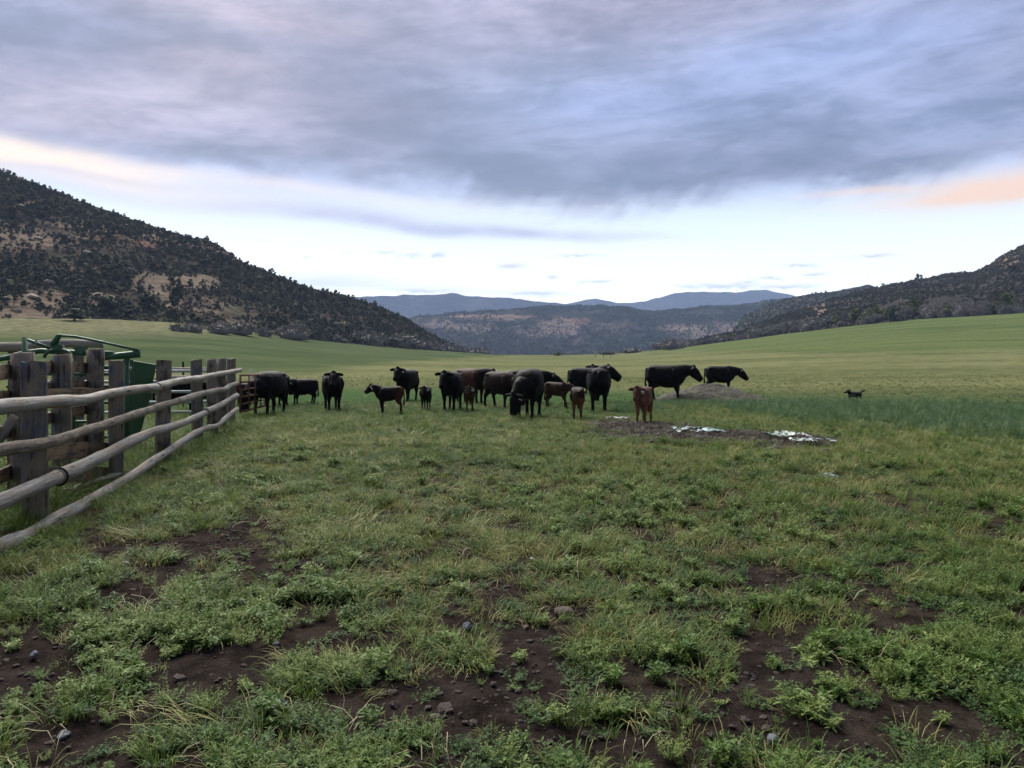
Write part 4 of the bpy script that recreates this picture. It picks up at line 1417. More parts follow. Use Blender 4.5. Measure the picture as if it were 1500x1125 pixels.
# ------------------------------------------------------------------ mound, mud litter, stones
def build_mound():
    cx, cy = Wp(1035, 586)
    n = 60
    xs = np.linspace(-2.6, 2.9, n); ys = np.linspace(-1.9, 1.9, n)
    X, Y = np.meshgrid(xs, ys)
    e = np.sqrt((np.where(X < 0, X / 2.1, X / 2.6)) ** 2 + (Y / 1.6) ** 2)
    Z = .72 * np.clip(1 - e, 0, 1) ** .8 * (1 - .25 * sstep(X, .5, 2.6))
    Z = Z + (fbm(X * 2.5, Y * 2.5, 5, 6, .65) - .5) * .26 * np.clip(Z * 4, 0, 1) - .06
    v = np.stack([X, Y, Z], -1).reshape(-1, 3)
    i = np.arange(n - 1)[:, None] * n + np.arange(n - 1)[None]
    me = mesh_np('dirt_mound', v, np.stack([i, i + 1, i + n + 1, i + n], -1).reshape(-1, 4), True)
    M, nt, b = newmat('grey_dirt')
    p = objco(nt); a = noise(nt, p, 2.2, 6, .68); f = noise(nt, p, 14, 4, .65)
    c = mixc(nt, (a * .6 + f * .5).step(.38, .70), (.023, .0205, .016), (.066, .058, .046))
    c = mixc(nt, (a * .5 + f * .5).step(.50, .58) * .8, c, (.052, .064, .028))
    nt.links.new(c, b.inputs['Base Color']); bump(nt, b, a * 2 + f, .9, .06)
    o = link('dirt_mound', me, None, M); o.location = (cx, cy, gzs(cx, cy))
    tag(o, 'low mound of bare grey brown dirt in front of the cow with hidden legs', 'mound')
build_mound()

# torn plastic wrap
def wrap(name, px, py, wpx, dep, col, seed, label, hh=.07, rz=0.0, lift=.03):
    cx, cy = Wp(px, py)
    w = wpx * cy / F
    nx, ny = 46, 18
    X, Y = np.meshgrid(np.linspace(-.5, .5, nx), np.linspace(-.5, .5, ny))
    edge = (fbm(X * 7 + seed, Y * 4, seed, 3) - .5)
    xx = X * w * (1 + edge * .25); yy = Y * dep * (1 + (fbm(X * 9, Y * 0, seed + 2, 3) - .5) * 1.5) + (fbm(X * 5, X * 0, seed + 3, 3) - .5) * dep * .8
    zz = np.abs(fbm(X * 9, Y * 5, seed + 4, 4, .6) - .5) * hh * 3.6 + lift + hh * .9 * (1 - (2 * Y) ** 2) * (1 - (2 * X) ** 2)
    c_, s_ = math.cos(rz), math.sin(rz)
    v = np.stack([xx * c_ - yy * s_, xx * s_ + yy * c_, zz], -1).reshape(-1, 3)
    i = np.arange(ny - 1)[:, None] * nx + np.arange(nx - 1)[None]
    f = np.stack([i, i + 1, i + nx + 1, i + nx], -1).reshape(-1, 4)
    hole = fbm(X[:-1, :-1] * 8 + 3, Y[:-1, :-1] * 4, seed + 9, 3).ravel()
    f = f[hole < .50]
    me = mesh_np(name, v, f, True)
    M, nt, b = newmat('torn_plastic'); b.inputs['Roughness'].default_value = .4
    n = noise(nt, objco(nt), 3.0, 4, .6)
    nt.links.new(mixc(nt, n.step(.4, .6), col[0], col[1]), b.inputs['Base Color'])
    o = link(name, me, None, M); md = o.modifiers.new('thick', 'SOLIDIFY'); md.thickness = .006
    o.location = (cx, cy, gzs(cx, cy)); tag(o, label, 'plastic')
WH, TE, GN = (.24, .265, .265), (.105, .18, .18), (.05, .10, .075)
wrap('plastic_wrap', 1022, 638, 70, .70, (WH, TE), 11, 'white and pale teal torn plastic on the dark muddy strip', .035, -.10, .10)
wrap('plastic_wrap', 1152, 646, 62, .60, (GN, WH), 12, 'greenish torn plastic heaped at the right end of the mud strip', .06, 0, .11)
wrap('plastic_wrap', 1192, 653, 66, .30, (WH, WH), 13, 'thin white plastic tail trailing right from the greenish heap', .03, -.22, .11)
wrap('plastic_wrap', 1214, 699, 24, .10, (TE, WH), 14, 'small pale teal plastic scrap in the grass right of the mud strip', .02)
wrap('plastic_wrap', 1103, 693, 14, .10, (WH, WH), 15, 'tiny white plastic scrap in the grass below the mud strip', .02)
wrap('plastic_wrap', 905, 619, 36, .25, ((.07, .065, .06), (.14, .13, .12)), 16, 'pale bleached straw mat at the left end of the mud strip', .03, 0, .10)

stones = [
    ('dung_clod', 533, 868, 30, 20, M_dung, 'dark brown broken dung clod in the grass left of the middle', 'clod'),
    ('stone', 415, 1040, 22, 24, M_grey, 'pointed blue grey stone on bare soil', 'stone'),
    ('stone', 826, 897, 32, 14, M_brown, 'flat brown stone right of the middle', 'stone'),
    ('stone', 910, 893, 17, 15, M_grey, 'pale blue grey stone just right of the flat brown one', 'stone'),
    ('stone', 684, 920, 14, 14, M_grey, 'small grey stone at the edge of the bare soil', 'stone'),
    ('stone', 1132, 1090, 22, 17, M_grey, 'rounded grey stone near the bottom edge, right of the middle', 'stone'),
    ('stone', 93, 1079, 22, 12, M_grey, 'flat pale grey stone in the bottom left corner', 'stone'),
    ('stone', 50, 961, 14, 12, M_grey, 'grey stone on the dark soil at the left edge', 'stone'),
    ('pebble', 185, 826, 9, 6, M_pale, 'white pebble on the soil beside the long grass near the fence', 'pebble'),
    ('pebble', 780, 818, 8, 6, M_pale, 'pale pebble in the thin grass at mid distance', 'pebble'),
    ('pebble', 830, 815, 7, 6, M_pale, 'small white pebble right of another pale pebble', 'pebble'),
    ('pebble', 765, 683, 8, 5, M_pale, 'white lump in the pasture in front of the grazing cow', 'pebble'),
    ('stone', 405, 945, 12, 8, M_grey, 'small half buried stone among flattened grass', 'stone'),
    ('dung_clod', 1338, 704, 22, 9, M_dung, 'dark cow pat in the grass on the right', 'clod'),
    ('dung_clod', 1422, 718, 22, 7, M_dung, 'flat dark cow pat right of the other pat', 'clod'),
    ('dung_clod', 1272, 663, 10, 7, M_dung, 'small dark clod beyond the end of the plastic', 'clod'),
    ('dung_clod', 1186, 631, 6, 4, M_dung, 'tiny dark clod behind the greenish plastic heap', 'clod'),
    ('stone', 770, 921, 12, 6, M_brown, 'brown pebble at the top of the bare soil patch', 'stone'),
    ('dung_clod', 990, 1038, 34, 9, M_dung, 'reddish brown clod on the soil between weeds', 'clod'),
]
for k, (nm, px, py, w, h, m, lab, cat) in enumerate(stones):
    x, d = Wp(px, py + h * .3)
    sx, sz = w * d / F / 2, h * d / F / 2
    o = link(nm, rock_mesh(nm, sx, sx * .85, sz * 1.15, 200 + k, 3, .5 if nm == 'dung_clod' else .2), None, m)
    o.location = (x, d, gzs(x, d) + sz * .35 + .008); o.rotation_euler = (0, 0, rnd.uniform(-.5, .5)); tag(o, lab, cat)
for k, (px, py, w) in enumerate([(257, 695, 16), (283, 700, 12)]):
    x, d = Wp(px, py); s_ = w * d / F / 2
    o = link('wood_chip', rock_mesh('wood_chip', s_, s_ * .4, s_ * .25, 300 + k, 2), None, M_greyplank)
    o.location = (x, d, gzs(x, d) + .03); tag(o, ['longer bleached wood chip in the grass beside the lowest rail', 'shorter bleached wood chip in the grass, right of the longer chip'][k], 'wood chip')
# ------------------------------------------------------------------ cattle
def hide(name, base, second, mode, legs=None):
    """coat; mode 'rump' | 'head' | 'flank' | 'plain' says where the second colour lies (object X runs tail to head)"""
    M, nt, b = newmat(name)
    p = objco(nt); X, Y, Z = xyz(nt, p)
    n = noise(nt, p, 2.4, 4, .6); f = noise(nt, vec(nt, X * 30.0, Y * 60.0, Z * 18.0), 1.0, 3, .6)
    if mode == 'rump': k = (X * -1.0 + (n - .5) * .5).step(.12, .45)
    elif mode == 'head': k = (X + (n - .5) * .4).step(.30, .62)
    elif mode == 'flank': k = (n + (Z - .5) * .15).step(.42, .62)
    else: k = n.step(.55, .75) * .4
    c = mixc(nt, k, base, second)
    if legs: c = mixc(nt, (Z + (n - .5) * .2).step(.40, .18), c, legs)
    c = mixc(nt, f.step(.35, .65) * .35, c, (0.002, .0016, .0016))
    nt.links.new(c, b.inputs['Base Color'])
    b.inputs['Roughness'].default_value = .6; b.inputs['Specular IOR Level'].default_value = .07
    bump(nt, b, f + n * .6, .7, .02)
    return M


BLK, BLK2 = (.0026, .0024, .0028), (.0058, .0044, .0044)
RED, TAN = (.060, .024, .015), (.13, .070, .042)
C_black = hide('black_coat', BLK, BLK2, 'plain')
C_brownblack = hide('brown_black_coat', (.0075, .0042, .004), (.019, .0090, .0066), 'flank')
C_redrump = hide('black_coat_red_rump', BLK2, (.042, .014, .009), 'rump')
C_redhead = hide('red_coat_black_head', (.050, .0185, .0105), BLK, 'head', BLK)
C_red = hide('red_calf_coat', (.150, .066, .038), (.080, .036, .022), 'flank', (.085, .045, .029))
C_tan = hide('tan_calf_coat', (.130, .058, .028), (.012, .007, .0055), 'flank', (.012, .008, .007))
C_brown = hide('brown_calf_coat', (.062, .031, .017), (.024, .0135, .0095), 'flank', (.010, .007, .006))
C_dkcalf = hide('dark_calf_coat', (.0075, .0052, .0044), (.016, .0098, .0064), 'flank')
M_tag, _, b = newmat('white_ear_tag'); b.inputs['Base Color'].default_value = (.55, .56, .54, 1); b.inputs['Roughness'].default_value = .4
M_ptag, _, b = newmat('pink_ear_tag'); b.inputs['Base Color'].default_value = (.35, .09, .07, 1)


def rotz(a): return Matrix.Rotation(a, 3, 'Z')


def cow(name, label, px, feet, yaw, s=.9, calf=False, mat=None, neck=(18, 0), head=(42, 0), tagside=None, pink=False, d=None, legs=None, thin=1.0, group='cattle herd on the pasture', tail=True, cat=None):
    """yaw: heading in degrees, 0 = towards the right of the picture, -90 = towards the camera. neck/head: (pitch, turn) in degrees;
    the neck's pitch is upward, the head's downward."""
    if d is None: d = EYE * F / (feet - HZ)
    x = (px - 750) / F * d
    z = gzs(x, d)
    mb = MB()
    k = .82 if calf else 1.0            # calves are slimmer and leggier
    kw = k * thin
    drop = .07 if calf else 0.0
    tor = [(-.80, 1.08, .10, .10), (-.775, 1.07, .18, .20), (-.68, 1.05, .25, .275), (-.5, 1.01, .30, .33), (-.25, .95, .34, .385), (.0, .91, .355, .415), (.25, .90, .34, .42), (.48, .93, .29, .40), (.66, .98, .23, .33), (.78, 1.01, .17, .24), (.84, 1.03, .10, .14)]
    L = .76 if calf else .84
    mb.tube([(a * L, 0, c + drop * .4) for a, c, w, h in tor], [(w * kw, h * k) for a, c, w, h in tor], 22, up=Vector((0, 0, 1)), sq=.80)
    for q in (-1, 1):
        mb.tube([(-.60 * L, q * .20 * kw, 1.22), (-.48 * L, q * .25 * kw, 1.20), (-.36 * L, q * .22 * kw, 1.18)], [.06, .065, .05], 8)
        mb.tube([(.42 * L, q * .20 * kw, 1.16), (.50 * L, q * .24 * kw, .98), (.56 * L, q * .22 * kw, .80)], [(.08, .10), (.10, .13), (.08, .10)], 8)
    # neck
    nb = Vector((.56 * L, 0, 1.04 + drop * .3))
    npit, ntur = R(neck[0]), R(neck[1])
    low = neck[0] < -20
    if low: nb += Vector((.10, 0, -.12))
    nd = Vector((math.cos(npit) * math.cos(ntur), math.cos(npit) * math.sin(ntur), math.sin(npit)))
    nl = (.50 if not calf else .42)
    poll = nb + nd * nl + Vector((.06, 0, .04))
    mid = nb * .45 + poll * .55 + Vector((0, 0, .02 if neck[0] > -10 else .06))
    upn = Vector((0, 0, 1)) if neck[0] > -55 else Vector((1, 0, .3))
    mb.tube([nb - nd * (.12 if not low else .04), nb + nd * .1, mid, poll - nd * .02, poll + nd * .05], [(.22 * kw, (.31 if not low else .24) * k), (.205 * kw, .29 * k), (.165 * kw, .23 * k), (.125, .16), (.09, .10)], 14, up=upn)
    # head
    hp, ht = R(head[0]), R(head[1])
    hd = Vector((math.cos(hp) * math.cos(ht), math.cos(hp) * math.sin(ht), -math.sin(hp)))
    hs = 1.04 if calf else 1.20
    side = Vector((-math.sin(ht), math.cos(ht), 0))
    uph = side.cross(hd) * -1
    if uph.z < 0 and head[0] < 85: uph = -uph
    hl = (.41 if calf else .54)
    h0 = poll - hd * .06
    prof = [(-.06, .075, .07), (.02, .125, .135), (.25, .130, .160), (.45, .112, .152), (.66, .090, .122), (.84, .092, .104), (.98, .088, .092), (1.05, .060, .062)]
    mb.tube([h0 + hd * hl * t - uph * (.05 + .02 * t) for t, w, h in prof], [(w * hs, h * hs) for t, w, h in prof], 14, up=uph)
    # ears
    ears = []
    for q in (-1, 1):
        e0 = h0 + hd * .03 + side * q * .075 * hs + uph * .04 * hs
        out_ = (side * q + hd * -.10 + Vector((0, 0, -.26))).normalized()
        fwd = hd
        mb.tube([e0, e0 + out_ * .08 * hs, e0 + out_ * .17 * hs, e0 + out_ * .22 * hs], [(.040, .045), (.036, .080), (.034, .072), (.018, .026)], 10, up=uph)
        ears.append((e0, out_))
    # poll bump, brisket
    mb.tube([h0 + uph * .06 - side * .05, h0 + uph * .095, h0 + uph * .06 + side * .05], [.065, .075, .065], 8)
    mb.tube([(.70 * L, 0, .86 + drop), (.62 * L, 0, .74 + drop), (.45 * L, 0, .60 + drop)], [(.10 * k, .12 * k), (.14 * k, .14 * k), (.12 * k, .1 * k)], 10)
    lg = legs or ((.0, .0), (.0, .0))
    st = random.Random(int(px * 7 + feet))
    lk = .94 if calf else 1.08
    for i, q in enumerate((-1, 1)):
        o_ = lg[0][i] if legs else st.uniform(-.06, .08)
        yy = .165 * kw
        mb.tube([(.50 * L, q * yy * 1.05, .92), (.50 * L, q * yy * 1.15, .72), (.48 * L + o_ * .3, q * yy * 1.08, .58), (.50 * L + o_ * .6, q * yy, .39), (.495 * L + o_ * .9, q * yy, .30), (.495 * L + o_, q * yy, .13), (.51 * L + o_, q * yy, .07), (.52 * L + o_, q * yy, .0)],
                [(.10 * k, .16 * k), (.11 * k, .15 * k), (.085 * lk, .10 * lk), (.060 * lk, .065 * lk), (.046 * lk, .046 * lk), (.042 * lk, .044 * lk), (.052 * lk, .055 * lk), (.062 * lk, .068 * lk)], 10, up=Vector((1, 0, 0)))
        o_ = lg[1][i] if legs else st.uniform(-.10, .08)
        yy = .175 * kw
        mb.tube([(-.55 * L, q * yy * .8, 1.02), (-.55 * L, q * yy, .86), (-.50 * L, q * yy * 1.12, .70), (-.54 * L + o_ * .2, q * yy * 1.05, .57), (-.66 * L + o_ * .4, q * yy, .45), (-.64 * L + o_ * .7, q * yy, .33), (-.62 * L + o_, q * yy, .13), (-.60 * L + o_, q * yy, .07), (-.58 * L + o_, q * yy, 0)],
                [(.12 * k, .20 * k), (.135 * k, .23 * k), (.125 * k, .18 * k), (.09 * lk, .115 * lk), (.058 * lk, .074 * lk), (.045 * lk, .052 * lk), (.042 * lk, .046 * lk), (.052 * lk, .056 * lk), (.062 * lk, .068 * lk)], 10, up=Vector((1, 0, 0)))
    if tail:
        mb.tube([(-.74 * L, 0, 1.22 * (1 if not calf else .97)), (-.83 * L, 0, 1.16), (-.865 * L, .01, .95), (-.87 * L, .02, .70), (-.86 * L, .02, .50), (-.855 * L, .02, .36)], [.05, .042, .030, .032, .055, .025], 8)
    if not calf:
        mb.tube([(-.50, 0, .66), (-.36, 0, .58), (-.18, 0, .60)], [.10, .12, .07], 8)
    me = mb.mesh(name)
    tmp = bpy.data.objects.new('tmp', me); COL.objects.link(tmp)
    md = tmp.modifiers.new('r', 'REMESH'); md.mode = 'VOXEL'; md.voxel_size = .0185; md.use_smooth_shade = True
    sm = tmp.modifiers.new('s', 'SMOOTH'); sm.factor = .5; sm.iterations = 5
    dg = bpy.context.evaluated_depsgraph_get()
    fin = bpy.data.meshes.new_from_object(tmp.evaluated_get(dg), depsgraph=dg)
    bpy.data.objects.remove(tmp); bpy.data.meshes.remove(me)
    # uneven hide
    co = np.empty(len(fin.vertices) * 3, np.float32); fin.vertices.foreach_get('co', co); co = co.reshape(-1, 3)
    fin.name = name
    fin.polygons.foreach_set('use_smooth', np.ones(len(fin.polygons), bool))
    fin.materials.clear(); fin.materials.append(mat or C_black)
    o = bpy.data.objects.new(name, fin); COL.objects.link(o)
    o.location = (x, d, z - .01); o.rotation_euler = (0, 0, R(yaw)); o.scale = (s, s, s)
    tag(o, label, cat or ('calf' if calf else 'cow'), group)
    if tagside is not None:
        e0, out_ = ears[0 if tagside < 0 else 1]
        c = e0 + out_ * .13 * hs
        tm = MB(); r_ = out_.cross(hd).normalized()
        q = Matrix((out_, hd, r_)).transposed()
        sz = (.075 if not calf else .085) / s * .8
        tm.box(c + hd * .05 + Vector((0, 0, -.05)), (sz * 1.0, .012, sz * 1.35), q)
        t = tm.obj('ear_tag', M_ptag if pink else M_tag, o)
        if pink: t['label'] = 'pinkish ear tag'
    return o


cow('cow', 'large black cow grazing beside the rusty gate, head down to the left', 394, 605, -103, .95, neck=(-40, -24), head=(70, -28), thin=1.1)
cow('cow', 'dark reddish cow mostly hidden behind the large one at the rusty gate', 406, 594, 78, .84, mat=C_redrump, neck=(-20, 0), head=(60, 0))
cow('cow', 'small black yearling standing between the gate cow and the white tagged cow', 446, 592, -146, .68, neck=(12, 28), head=(45, 36), tagside=1)
cow('cow', 'black cow with white and pink ear tags facing the camera', 487, 601, -70, .86, neck=(24, -10), head=(42, -16), tagside=-1, thin=1.05)
cow('calf', 'black calf with a reddish rump and white ear tag standing side on, facing left', 571, 607, 182, .62, True, C_redrump, neck=(22, 8), head=(34, 28), tagside=1)
cow('cow', 'black cow standing behind the side on calf, ears out, facing the camera', 597, 587, -108, .90, neck=(26, 4), head=(44, 6), tagside=1)
cow('calf', 'small dark calf facing the camera alone left of the middle', 624, 601, -93, .56, True, C_dkcalf, neck=(18, 6), head=(48, 10), tagside=1)
cow('cow', 'black cow facing the camera with ears spread, beside the brown cow', 662, 601, -98, .90, neck=(18, -4), head=(48, -6))
cow('cow', 'reddish brown cow with a black head turned to the right', 690, 590, -42, .95, mat=C_redhead, neck=(10, 18), head=(42, 30))
cow('calf', 'brown calf with a white tag facing the camera in front of the brown cow', 688, 603, -88, .57, True, C_brown, neck=(20, -4), head=(44, -4), tagside=1)
cow('cow', 'brownish black cow grazing, head down to the right against its neighbour', 733, 597, -42, .90, mat=C_brownblack, neck=(-40, -8), head=(66, -10))
cow('cow', 'biggest black cow grazing in the middle, head low to the left', 775, 611, -104, 1.0, neck=(-44, -26), head=(74, -32), tagside=1, thin=1.08)
cow('cow', 'black cow nearly hidden behind the big grazing cow, muzzle showing to its right', 772, 591, -4, .92, neck=(-4, 0), head=(30, 0))
cow('calf', 'brown calf stepping right with lowered head, beside the biggest cow', 815, 597, -28, .66, True, C_brown, neck=(-18, 8), head=(60, 8), legs=((.24, .02), (0, -.04)))
cow('cow', 'black cow standing side on behind the rear view cow, tail to the left', 858, 587, -16, .95, neck=(14, 0), head=(40, 0))
cow('cow', 'black cow of which only the head top shows above the others', 862, 577, -84, .92, neck=(30, 0), head=(40, 0))
cow('cow', 'black cow seen from the rear with its head turned to the right', 877, 601, 84, 1.0, neck=(24, -42), head=(30, -84), thin=1.08)
cow('calf', 'tan and dark calf, head turned aside, in front of the rear view cow', 846, 614, -96, .66, True, C_tan, neck=(0, 22), head=(62, 48), tagside=1)
cow('cow', 'tall black cow standing side on before the dirt mound, looking right', 974, 587, -24, 1.03, neck=(10, 4), head=(46, 6), legs=((.10, .02), (-.02, .06)))
cow('calf', 'red brown calf with a white tag facing the camera at the muddy strip', 943, 622, -112, .71, True, C_red, neck=(14, -4), head=(50, -8), tagside=1, thin=.88)
cow('cow', 'black cow behind the dirt mound with hidden legs, facing right', 1054, 575, -10, .95, neck=(-4, 0), head=(44, 4))
cow('cow', 'black cow inside the pen behind the pipe panel, left of another', 262, 0, 6, .88, neck=(-10, 0), head=(50, 0), d=20.6, group='cattle in the pen')
cow('cow', 'black cow inside the pen behind the last two posts', 303, 0, -30, .86, neck=(-12, 0), head=(50, 0), d=22.3, group='cattle in the pen')
cow('calf', 'dark calf standing behind the bars of the rusty gate', 364, 0, 12, .62, True, C_redrump, neck=(-6, 0), head=(50, 0), d=25.8, group='cattle in the pen')


def dog():
    px, feet = 1252, 586
    d = EYE * F / (feet - HZ); x = (px - 750) / F * d
    mb = MB()
    mb.tube([(-.34, 0, .36), (-.28, 0, .36), (-.08, 0, .35), (.14, 0, .33), (.26, 0, .36), (.32, 0, .40)], [(.05, .06), (.085, .10), (.09, .115), (.105, .15), (.085, .12), (.05, .07)], 12, up=Vector((0, 0, 1)))
    mb.tube([(.24, 0, .38), (.34, 0, .46), (.40, 0, .50)], [.085, .07, .06], 10)
    mb.tube([(.36, 0, .52), (.44, 0, .50), (.52, 0, .47), (.60, 0, .455), (.62, 0, .45)], [.06, .072, .05, .034, .02], 10)
    for q in (-1, 1):
        mb.tube([(.38, q * .045, .55), (.365, q * .065, .585), (.345, q * .085, .58)], [.035, .03, .015], 6)
        f = .07 * q
        mb.tube([(.20, q * .07, .36), (.20, q * .075, .24), (.21 + f * .5, q * .07, .16), (.20 + f, q * .07, .03), (.23 + f, q * .07, .0)], [.06, .045, .03, .024, .03], 8)
        mb.tube([(-.24, q * .06, .36), (-.20, q * .075, .25), (-.29 - f * .5, q * .07, .14), (-.26 - f, q * .07, .03), (-.23 - f, q * .07, 0)], [.085, .06, .03, .024, .03], 8)
    mb.tube([(-.32, 0, .40), (-.42, 0, .47), (-.55, 0, .52), (-.66, 0, .54)], [.035, .045, .05, .015], 8)
    me = mb.mesh('dog'); tmp = bpy.data.objects.new('tmp', me); COL.objects.link(tmp)
    md = tmp.modifiers.new('r', 'REMESH'); md.mode = 'VOXEL'; md.voxel_size = .014; md.use_smooth_shade = True
    sm = tmp.modifiers.new('s', 'SMOOTH'); sm.factor = .5; sm.iterations = 5
    dg = bpy.context.evaluated_depsgraph_get()
    fin = bpy.data.meshes.new_from_object(tmp.evaluated_get(dg), depsgraph=dg); bpy.data.objects.remove(tmp)
    M, nt, b = newmat('black_white_fur')
    X, Y, Z = xyz(nt, objco(nt)); n = noise(nt, objco(nt), 9.0, 3, .6)
    k = (X + (n - .5) * .12).step(.18, .24) * (Z + (n - .5) * .1).step(.40, .34)
    nt.links.new(mixc(nt, k, (.0035, .003, .0035), (.05, .045, .045)), b.inputs['Base Color'])
    fin.materials.clear(); fin.materials.append(M)
    o = link('dog', fin); o.location = (x, d, gzs(x, d) - .07); o.rotation_euler = (0, 0, R(-148)); o.scale = (1.05, 1.05, .80)
    tag(o, 'black dog with a pale chest trotting alone in the field, tail out', 'dog')
dog()

# ------------------------------------------------------------------ grass and weeds
def blade_strip(V_, F_, p, az_, h, w, bend, segs=3, curl=0.0):
    d = np.array([math.cos(az_), math.sin(az_), 0]); s = np.array([-d[1], d[0], 0])
    i = len(V_)
    q = np.array(p, float)
    ang = math.pi / 2 - bend * .25
    for k in range(segs + 1):
        t = k / segs
        ww = w * (1 - t) ** .8 * .5 + .0004
        if k == segs: V_.append(q.copy())
        else: V_.append(q - s * ww); V_.append(q + s * ww)
        ang -= bend * (1.0 / segs) * (.4 + .9 * t)
        q = q + (d * math.cos(ang) + np.array([0, 0, 1]) * math.sin(ang)) * h / segs
        az2 = az_ + curl * t; d = np.array([math.cos(az2), math.sin(az2), 0]); s = np.array([-d[1], d[0], 0])
    for k in range(segs - 1):
        a = i + 2 * k; F_.append((a, a + 1, a + 3)); F_.append((a, a + 3, a + 2))
    a = i + 2 * (segs - 1); F_.append((a, a + 1, a + 2))


def tuft(name, n, h, spread, w, bend, seed, mat, segs=3, lie=None):
    g = np.random.default_rng(seed); V_, F_ = [], []
    for k in range(n):
        a = g.uniform(0, 6.283); r = spread * math.sqrt(g.uniform(0, 1))
        az_ = a + g.normal() * .7 if lie is None else lie + g.normal() * .35
        blade_strip(V_, F_, (math.cos(a) * r, math.sin(a) * r, -.01), az_, h * g.uniform(.5, 1.15), w * g.uniform(.7, 1.3), bend * g.uniform(.5, 1.5), segs, g.normal() * .6)
    me = mesh_np(name, V_, F_); me.materials.append(mat)
    return me


def weed(name, stems, h, spread, leaf, per, seed, mat, lean=.5):
    g = np.random.default_rng(seed); V_, F_ = [], []
    for k in range(stems):
        a = g.uniform(0, 6.283); r = spread * g.uniform(0, .35)
        p = np.array([math.cos(a) * r, math.sin(a) * r, 0.0]); hh = h * g.uniform(.5, 1.1)
        top = p + np.array([math.cos(a) * lean * hh * g.uniform(.2, 1.2), math.sin(a) * lean * hh * g.uniform(.2, 1.2), hh])
        s = np.array([-math.sin(a), math.cos(a), 0]) * .0022
        i = len(V_); V_ += [p - s, p + s, top]; F_.append((i, i + 1, i + 2))
        for q in range(per):
            t = g.uniform(.15, 1.0); b0 = p + (top - p) * t
            la = g.uniform(0, 6.283); pit = g.uniform(-.1, 1.0)
            u = np.array([math.cos(la) * math.cos(pit), math.sin(la) * math.cos(pit), math.sin(pit)])
            sd_ = np.cross(u, np.array([0, 0, 1.0])); sd_ /= np.linalg.norm(sd_) + 1e-6
            l = leaf * g.uniform(.6, 1.35) * (1.15 - .5 * t)
            i = len(V_)
            V_ += [b0, b0 + u * l * .45 + sd_ * l * .17, b0 + u * l - np.array([0, 0, l * .18]), b0 + u * l * .45 - sd_ * l * .17]
            F_ += [(i, i + 1, i + 2), (i, i + 2, i + 3)]
    me = mesh_np(name, V_, F_); me.materials.append(mat)
    return me


G_fresh = leaf_mat('fresh_grass', [(.050, .092, .017), (.092, .144, .029), (.160, .200, .055)], trans=.25, rough=.55, pscale=1.5)
G_yel = leaf_mat('yellow_grass', [(.110, .135, .030), (.17, .18, .052), (.25, .235, .10)], trans=.25, rough=.6, pscale=1.5)
G_weed = leaf_mat('weed_leaves', [(.040, .084, .017), (.086, .144, .030), (.190, .238, .076)], trans=.25, rough=.55, pscale=1.5)
G_dark = leaf_mat('low_dark_leaves', [(.030, .066, .020), (.050, .095, .028), (.080, .125, .040)], trans=.2, rough=.6, pscale=1.5)
G_blue = leaf_mat('blue_green_grass', [(.046, .096, .042), (.070, .130, .056), (.100, .160, .066)], trans=.2, rough=.55, pscale=1.2)
G_straw = leaf_mat('straw', [(.18, .155, .09), (.27, .235, .14), (.34, .30, .20)], trans=.1, rough=.7, pscale=1.5)

KIND = [
    tuft('tuft_fresh', 34, .135, .07, .0048, 1.3, 1, G_fresh), tuft('tuft_fresh_b', 28, .18, .06, .005, 1.0, 2, G_fresh),           # 0 1
    tuft('tuft_yellow', 30, .14, .09, .0045, 1.7, 3, G_yel), tuft('tuft_flat', 30, .26, .10, .0048, 2.1, 4, G_yel, 4, .3),            # 2 3
    weed('weed', 10, .10, .09, .046, 13, 5, G_weed), weed('weed_b', 11, .07, .10, .036, 14, 6, G_weed, .9),                           # 4 5
    weed('low_weed', 16, .06, .16, .028, 9, 7, G_dark, 1.3), weed('low_weed_b', 18, .045, .2, .022, 9, 8, G_dark, 1.6),                # 6 7
    tuft('straw_blades', 9, .20, .12, .0035, 1.9, 9, G_straw), tuft('tall_blue', 34, .36, .12, .007, .9, 10, G_blue),                  # 8 9
    tuft('long_fence_grass', 32, .30, .10, .0050, 1.5, 11, G_fresh, 4), weed('feathery', 16, .12, .09, .019, 26, 12, G_fresh, .7),    # 10 11
]


def sow(n, r0, r1, a0, a1, g):
    r = np.sqrt(g.uniform(r0 * r0, r1 * r1, n)); a = np.radians(g.uniform(a0, a1, n))
    return r * np.sin(a), r * np.cos(a)


def pick(g, w):
    """w (n,k) weights -> index"""
    c = np.cumsum(w, 1); c /= c[:, -1:]
    return (g.random((len(w), 1)) > c).sum(1)


